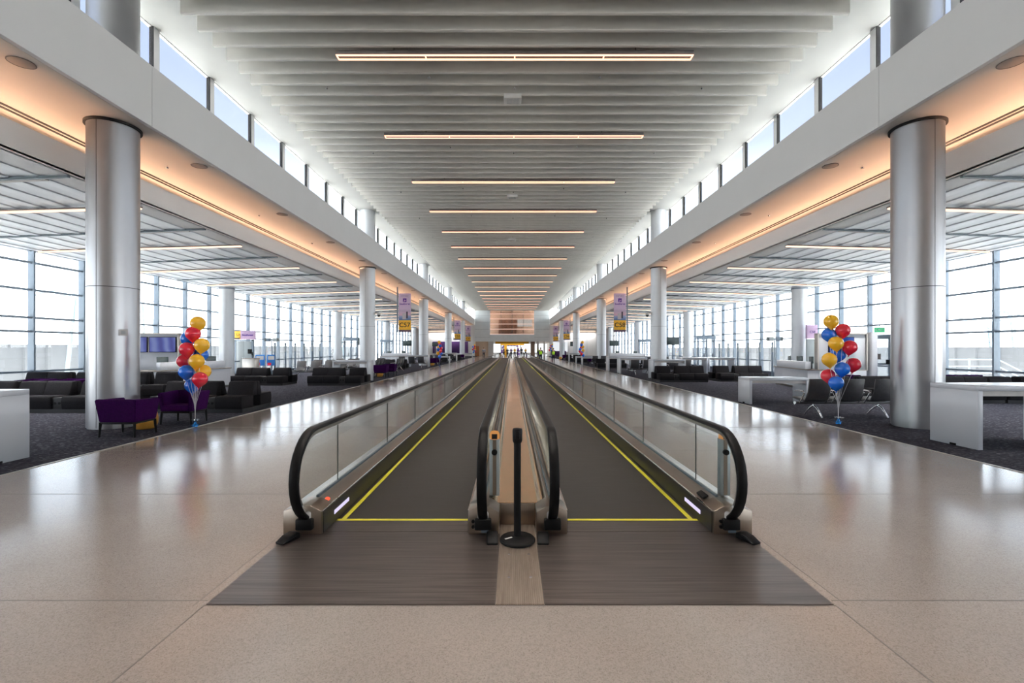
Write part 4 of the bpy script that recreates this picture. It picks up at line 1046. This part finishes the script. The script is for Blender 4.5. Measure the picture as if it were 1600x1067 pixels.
for x, y, w_, lab in ((-15.0, 66.5, 1.25, 'dark hanging screen far down the left side'), (14.7, 66.5, 1.25, 'dark hanging screen far down the right side'), (15.7, 45.2, 1.2, 'dark hanging screen by the right windows beyond the second column'),
                      (10.7, 78.5, 1.5, 'dark screen behind the distant right balloon bunch'), (-15.5, 47.9, .8, 'dark screen by the left windows next to the second column'), (-14.6, 88.0, 1.0, 'dark screen before the far left purple wall')):
    t = thing('flight_screen', lab, 'screen', (x, y, GZ), 0, 'dark flight screens')
    MB().box(-w_/2, -.04, 2.0, w_/2, .04, 2.72, .01).build('display', M['screen_off'], t); MB().box(-w_/2-.02, .0, 1.98, w_/2+.02, .06, 2.74).build('back_shell', M['black'], t)
    MB().cyl((0, .1, 0), (0, .1, 2.4), .04, n=10).build('pole', M['alu'], t); MB().lathe([(.25, 0), (.25, .015), (.05, .03)], (0, .1, 0), 20).build('base', M['steel_cap'], t)
for x, y, s, lab in ((-17.0, 48.9, -1, 'silver gate doorway in the left windows beyond the second column'), (17.0, 40.5, 1, 'silver gate doorway in the right windows by the boarding posts'), (-16.8, 62.0, -1, 'silver gate doorway far down the left windows'), (16.8, 58.5, 1, 'silver gate doorway far down the right windows')):
    t = thing('gate_doorway', lab, 'doorway', (x, y, GZ))
    for q in (-.75, -.02, .68): MB().box(q, -.05, 0, q+.10, .12, 2.45).build('jamb', M['alu'], t)
    MB().box(-.80, -.08, 2.45, .83, .15, 2.75, .01).build('header', M['alu'], t)
    for q in (-.66, .09):
        d = MB().box(q, 0, .02, q+.58, .04, 2.43).build('door_leaf', M['glass'], t); MB().box(q+.45, -.05, .9, q+.5, 0, 1.2).build('handle', M['black'], d)
t = thing('floor_disc', 'thin white disc lying on the carpet by the right balloon bunch', 'disc', (7.95, 11.25, GZ)); MB().lathe([(.09, 0), (.1, .006), (.07, .010)], n=24).build('disc', M['white'], t)
t = thing('floor_disc', 'thin white disc on the carpet under the right high table', 'disc', (9.95, 10.6, GZ)); MB().lathe([(.09, 0), (.1, .006), (.07, .010)], n=24).build('disc', M['white'], t)

# ------------------------------------------------------------------ people
def skin(name, verts, edges, mat, parent, sub=1):
    bm = bmesh.new(); sl = bm.verts.layers.skin.verify(); vs = []
    for i, (p, r) in enumerate(verts):
        v = bm.verts.new(p); v[sl].radius = (r, r) if not isinstance(r, tuple) else r; v[sl].use_root = (i == 0); vs.append(v)
    for a, b in edges: bm.edges.new((vs[a], vs[b]))
    me = bpy.data.meshes.new(name); bm.to_mesh(me); bm.free()
    o = bpy.data.objects.new(name, me); COL.objects.link(o)
    o.modifiers.new('skin', 'SKIN').use_smooth_shade = True
    if sub: m = o.modifiers.new('sub', 'SUBSURF'); m.levels = sub; m.render_levels = sub
    me2 = bpy.data.meshes.new_from_object(o.evaluated_get(bpy.context.evaluated_depsgraph_get()))
    bpy.data.objects.remove(o); bpy.data.meshes.remove(me)
    me2.polygons.foreach_set('use_smooth', [True]*len(me2.polygons)); me2.materials.clear(); me2.materials.append(mat); me2.name = name
    o = bpy.data.objects.new(name, me2); COL.objects.link(o); o.parent = parent
    return o
def person(label, x, y, rz, top, legs, vest=None, pose=0, hgt=1.75, hair='hair'):
    k = hgt/1.75
    t = thing('person', label, 'person', (x, y, 0 if abs(x) < 6.9 else GZ), rz)
    arm = {0: ((.255, .0, 1.14), (.265, .07, .90)), 1: ((.26, -.02, 1.15), (.17, .20, 1.08)), 2: ((.25, .06, 1.16), (.20, .26, 1.02))}[pose]
    st = {0: (0, 0), 1: (.10, -.12), 2: (.02, -.02)}[pose]
    V, E = [], []
    def add(p, r): V.append(((p[0]*k, p[1]*k, p[2]*k), r*k if not isinstance(r, tuple) else (r[0]*k, r[1]*k))); return len(V)-1
    def chain(a, *idx):
        for b in idx: E.append((a, b)); a = b
    pel = add((0, 0, .95), (.145, .10)); sp = add((0, .01, 1.14), (.125, .09)); ch = add((0, .0, 1.34), (.155, .105)); nb = add((0, -.005, 1.48), .062); hd = add((0, .01, 1.56), .062); h2 = add((0, .025, 1.64), (.074, .092)); h3 = add((0, .015, 1.715), (.058, .07))
    chain(pel, sp, ch, nb, hd, h2, h3)
    fn = []
    for s in (-1, 1):
        sh = add((s*.18, 0, 1.415), .058); el = add((s*arm[0][0], arm[0][1], arm[0][2]), .042); wr_ = add((s*arm[1][0], arm[1][1], arm[1][2]), .028)
        dv = (Vector(arm[1])-Vector(arm[0])).normalized()
        ha = Vector((arm[1][0], arm[1][1], arm[1][2])) + dv*.07
        hn = add((s*ha.x, ha.y, ha.z), (.032, .022)); chain(ch, sh, el, wr_, hn); fn.append((s, ha, dv))
        hp = add((s*.085, 0, .90), .088); kn = add((s*.10, .02+(st[0] if s > 0 else st[1])*.6, .50), .058); an = add((s*.10, -.02+(st[0] if s > 0 else st[1]), .085), .038); to = add((s*.115, .12+(st[0] if s > 0 else st[1]), .035), .034)
        chain(pel, hp, kn, an, to)
    b = skin('body', V, E, M['skin'], t)
    # fingers, nose and ears joined into the body mesh
    bm = bmesh.new(); bm.from_mesh(b.data)
    mb = MB(); mb.bm.free(); mb.bm = bm
    for s, ha, dv in fn:
        side = Vector((0, 1, 0)) if abs(dv.y) < .6 else Vector((1, 0, 0))
        for i, (o_, ln) in enumerate(((-.024, .062), (-.008, .075), (.008, .070), (.024, .054))):
            p0 = ha + side*o_ + dv*.02; p1 = p0 + dv*ln*.6; p2 = p1 + (dv*.7 - Vector((.5, 0, 0))).normalized()*ln*.5
            mb.tube([Vector((s*q.x, q.y, q.z))*k for q in (p0, p1, p2)], [.009*k, .0085*k, .006*k], 6)
        p0 = ha - dv*.03 + side*.02; p1 = p0 + side*.03 + dv*.03; p2 = p1 + dv*.03
        mb.tube([Vector((s*q.x, q.y, q.z))*k for q in (p0, p1, p2)], [.010*k, .009*k, .007*k], 6)
    mb.ball((0, .118*k, 1.625*k), .016*k, (.8, 1.1, 1.5), 8)
    for s in (-1, 1): mb.ball((s*.077*k, .02*k, 1.63*k), .022*k, (.4, .8, 1.3), 8)
    bm.to_mesh(b.data); bm.free(); b.data.polygons.foreach_set('use_smooth', [True]*len(b.data.polygons))
    for s in (-1, 1): MB().ball((s*.030*k, .108*k, 1.65*k), .009*k, n=8).build('eye', M['black'], b)
    MB().box(-.024*k, .105*k, 1.575*k, .024*k, .115*k, 1.583*k, .003).build('mouth', M['b_red'], b)
    MB().ball((0, .0, 1.685*k), .092*k, (.92, 1.05, .82), 14).build('hair', M[hair], t)
    # clothes: slightly larger skins over the same bones
    J = lambda *i: [V[q] for q in i]
    g = lambda lst, f, add_: [(p, (r[0]*f+add_, r[1]*f+add_) if isinstance(r, tuple) else r*f+add_) for p, r in lst]
    off = 7
    arms = [off, off+1, off+2]; arms2 = [off+8, off+9, off+10]
    sv = g(J(0, 1, 2, 3), 1.06, .012); sv[3] = (sv[3][0], .06*k)
    sv += g(J(*arms), 1.10, .010) + g(J(*arms2), 1.10, .010)
    skin('shirt', sv, [(0, 1), (1, 2), (2, 3), (2, 4), (4, 5), (5, 6), (2, 7), (7, 8), (8, 9)], top, t)
    L1 = [off+4, off+5, off+6]; L2 = [off+12, off+13, off+14]
    tv = g(J(0), 1.07, .014) + g(J(*L1), 1.12, .012) + g(J(*L2), 1.12, .012)
    skin('trousers', tv, [(0, 1), (1, 2), (2, 3), (0, 4), (4, 5), (5, 6)], legs, t)
    for s, q in ((-1, 0), (1, 8)):
        p = V[off+7+q][0]; MB().ball((p[0], p[1]-.06*k, .045*k), .052*k, (.9, 2.5, .85), 12).build('shoe', M['shoe'], t)
    if vest:
        vv = g(J(0, 1, 2), 1.16, .035); vv[0] = ((vv[0][0][0], vv[0][0][1], vv[0][0][2]-.06*k), vv[0][1])
        vv += [((0, 0, 1.45*k), (.10*k, .08*k)), ((-.16*k, 0, 1.40*k), .07*k), ((.16*k, 0, 1.40*k), .07*k)]
        skin('safety_vest', vv, [(0, 1), (1, 2), (2, 3), (2, 4), (2, 5)], vest, t)
    return t
person('person in a yellow-green vest walking away behind the right handrail', 3.25, 52, 0, M['navy'], M['navy'], M['vest'], 1)
person('person in a yellow-green vest standing on the right aisle floor', 4.75, 52.8, .3, M['navy'], M['navy'], M['vest'], 0, 1.68)
person('person in grey shirt and dark trousers standing alone on the left aisle', -4.5, 74.6, PI, M['greycloth'], M['navy'], None, 0, 1.78)
crowd = [(-.75, 81.5, PI, 'navy', 'navy', None, 'person in dark suit at the left front of the group past the walkways'), (-.1, 83.0, PI, 'purplecloth', 'navy', None, 'person in purple top in the middle of the group past the walkways'),
         (.55, 82.6, 2.6, 'yellowcloth', 'navy', None, 'person in yellow top in the group past the walkways'), (1.75, 83.5, 3.4, 'navy', 'navy', None, 'person in dark clothes standing right of the group past the walkways'),
         (2.7, 90, 0, 'yellowcloth', 'navy', None, 'person in yellow top deeper in the lobby right of the group'), (-4.5, 99, 0, 'navy', 'navy', 'vest', 'person in green vest deep in the lobby on the left'),
         (5.3, 92, 2.2, 'whitecloth', 'navy', 'vest', 'person in green vest by the right lobby piers'), (-1.5, 88, 2.0, 'purplecloth', 'navy', None, 'person in purple top at the back left of the group'),
         (1.1, 88.5, 4.0, 'purplecloth', 'purplecloth', None, 'person all in purple at the back right of the group'), (-6.0, 103, 1, 'greycloth', 'navy', 'vest', 'person in green vest far back at the left lobby windows')]
for i, (x, y, rz, a_, b_, v_, lab) in enumerate(crowd):
    person(lab, x, y, rz, M[a_], M[b_], M[v_] if v_ else None, i % 3, 1.68+.04*(i % 4))
# lobby balloon arch
def arch(x, y, w, h, label):
    t = thing('balloon_arch', label, 'balloon arch', (x, y, 0)); n = 26; r_ = random.Random(5)
    for i in range(n):
        a = PI*i/(n-1); px = -w*math.cos(a); pz = .25 + h*min(1, math.sin(a)*1.5)
        o = bpy.data.objects.new('balloon', PB[i % 3 == 0]); COL.objects.link(o); o.parent = t; o.location = (px, r_.uniform(-.1, .1), pz)
    return t
PB = {}
for f, m in ((True, M['whitecloth']), (False, M['purple_ink'])):
    me = MB().ball((0, 0, 0), .24, n=12).mesh('balloon'); me.materials.append(m); PB[f] = me
arch(-.3, 108, 2.0, 2.1, 'purple and white balloon arch at the back of the lobby')
# ------------------------------------------------------------------ outside
struct(MB().box(-300, -100, -5.2, 300, 300, -5.0), 'ground', M['concrete'])
def corr(x, y0, y1, z0, z1, sg):
    mb = MB(); pts = []; y = y0
    while y < y1:
        pts += [(y, 0), (y+1.0, 0), (y+1.05, .12), (y+1.55, .12), (y+1.6, 0)]; y += 1.6
    pts += [(y, -.4), (y0, -.4)]
    mb.prism(pts, lambda u, v, t: (x - sg*v, u, t), z0, z1); return mb
o = corr(-34, 4, 100, -5, 1.95, -1).build('jet_bridge', M['ext_wall'], smooth=False); tag(o, 'pale ribbed wall outside the left windows', 'wall')
o = corr(34, 4, 100, -5, 1.75, 1).build('jet_bridge', M['ext_wall'], smooth=False); tag(o, 'pale ribbed wall outside the right windows', 'wall')
def mast(x, y, h, label, lean):
    t = thing('light_mast', label, 'light mast', (x, y, -5), 0, 'masts outside')
    MB().tube([(lean*1.6, 0, 0), (0, 0, h)], [.14, .09], 10).build('pole', M['mast'], t)
    MB().tube([(lean*1.6+.9, .6, 0), (.5, .3, h)], [.12, .08], 10).build('pole', M['mast'], t)
    pts = [(-1.1+1.1*math.cos(2*PI*i/20)-.1, .5*math.sin(2*PI*i/20), h+.25+.25*math.sin(2*PI*i/20)) for i in range(21)]
    MB().tube(pts, .07, 8).build('lamp_loop', M['mast'], t)
    pts = [(1.3+.8*math.cos(2*PI*i/16), .4*math.sin(2*PI*i/16), h+.15+.18*math.sin(2*PI*i/16)) for i in range(17)]
    MB().tube(pts, .06, 8).build('lamp_loop', M['mast'], t)
mast(-27.5, 29.2, 9.85, 'leaning light mast with looped top outside the left windows', -.7)
mast(-31.5, 39.5, 10.4, 'light mast with looped top seen right of the near left column', .4)
mast(-31, 82, 12.5, 'light mast far outside the left windows', .4)
mast(36, 35, 8.7, 'light mast with looped top outside the right windows, nearer one', .5); mast(40, 37.1, 9.2, 'light mast with looped top outside the right windows, farther one', .5)
t = thing('outside_stair', 'steel stair railing outside the right windows', 'railing', (24.0, 24.0, 0))
for z in (.25, .6, .95, 1.3): MB().tube([(-1.6, 0, z-.2), (1.2, 0, z-.2), (3.6, -.6, z-1.7)], .03, 6).build('rail', M['mast'], t)
for x, z in ((-1.6, 1.15), (-.3, 1.15), (1.2, 1.15)): MB().cyl((x, 0, -5), (x, 0, z), .04, n=8).build('rail_post', M['mast'], t)
MB().box(-1.7, -.1, -.35, 1.3, 1.0, -.2).build('landing', M['mast'], t)

# ------------------------------------------------------------------ render look
vs = SC.view_settings; SC.display_settings.display_device = 'sRGB'
vs.view_transform = 'Standard'; vs.look = 'None'; vs.gamma = 1; vs.use_curve_mapping = False; vs.exposure = 0.0
SC.cycles.max_bounces = 10; SC.cycles.diffuse_bounces = 5; SC.cycles.glossy_bounces = 5; SC.cycles.transparent_max_bounces = 24
SC.cycles.sample_clamp_indirect = 8; SC.cycles.caustics_reflective = False; SC.cycles.caustics_refractive = False
SC.cycles.use_denoising = True
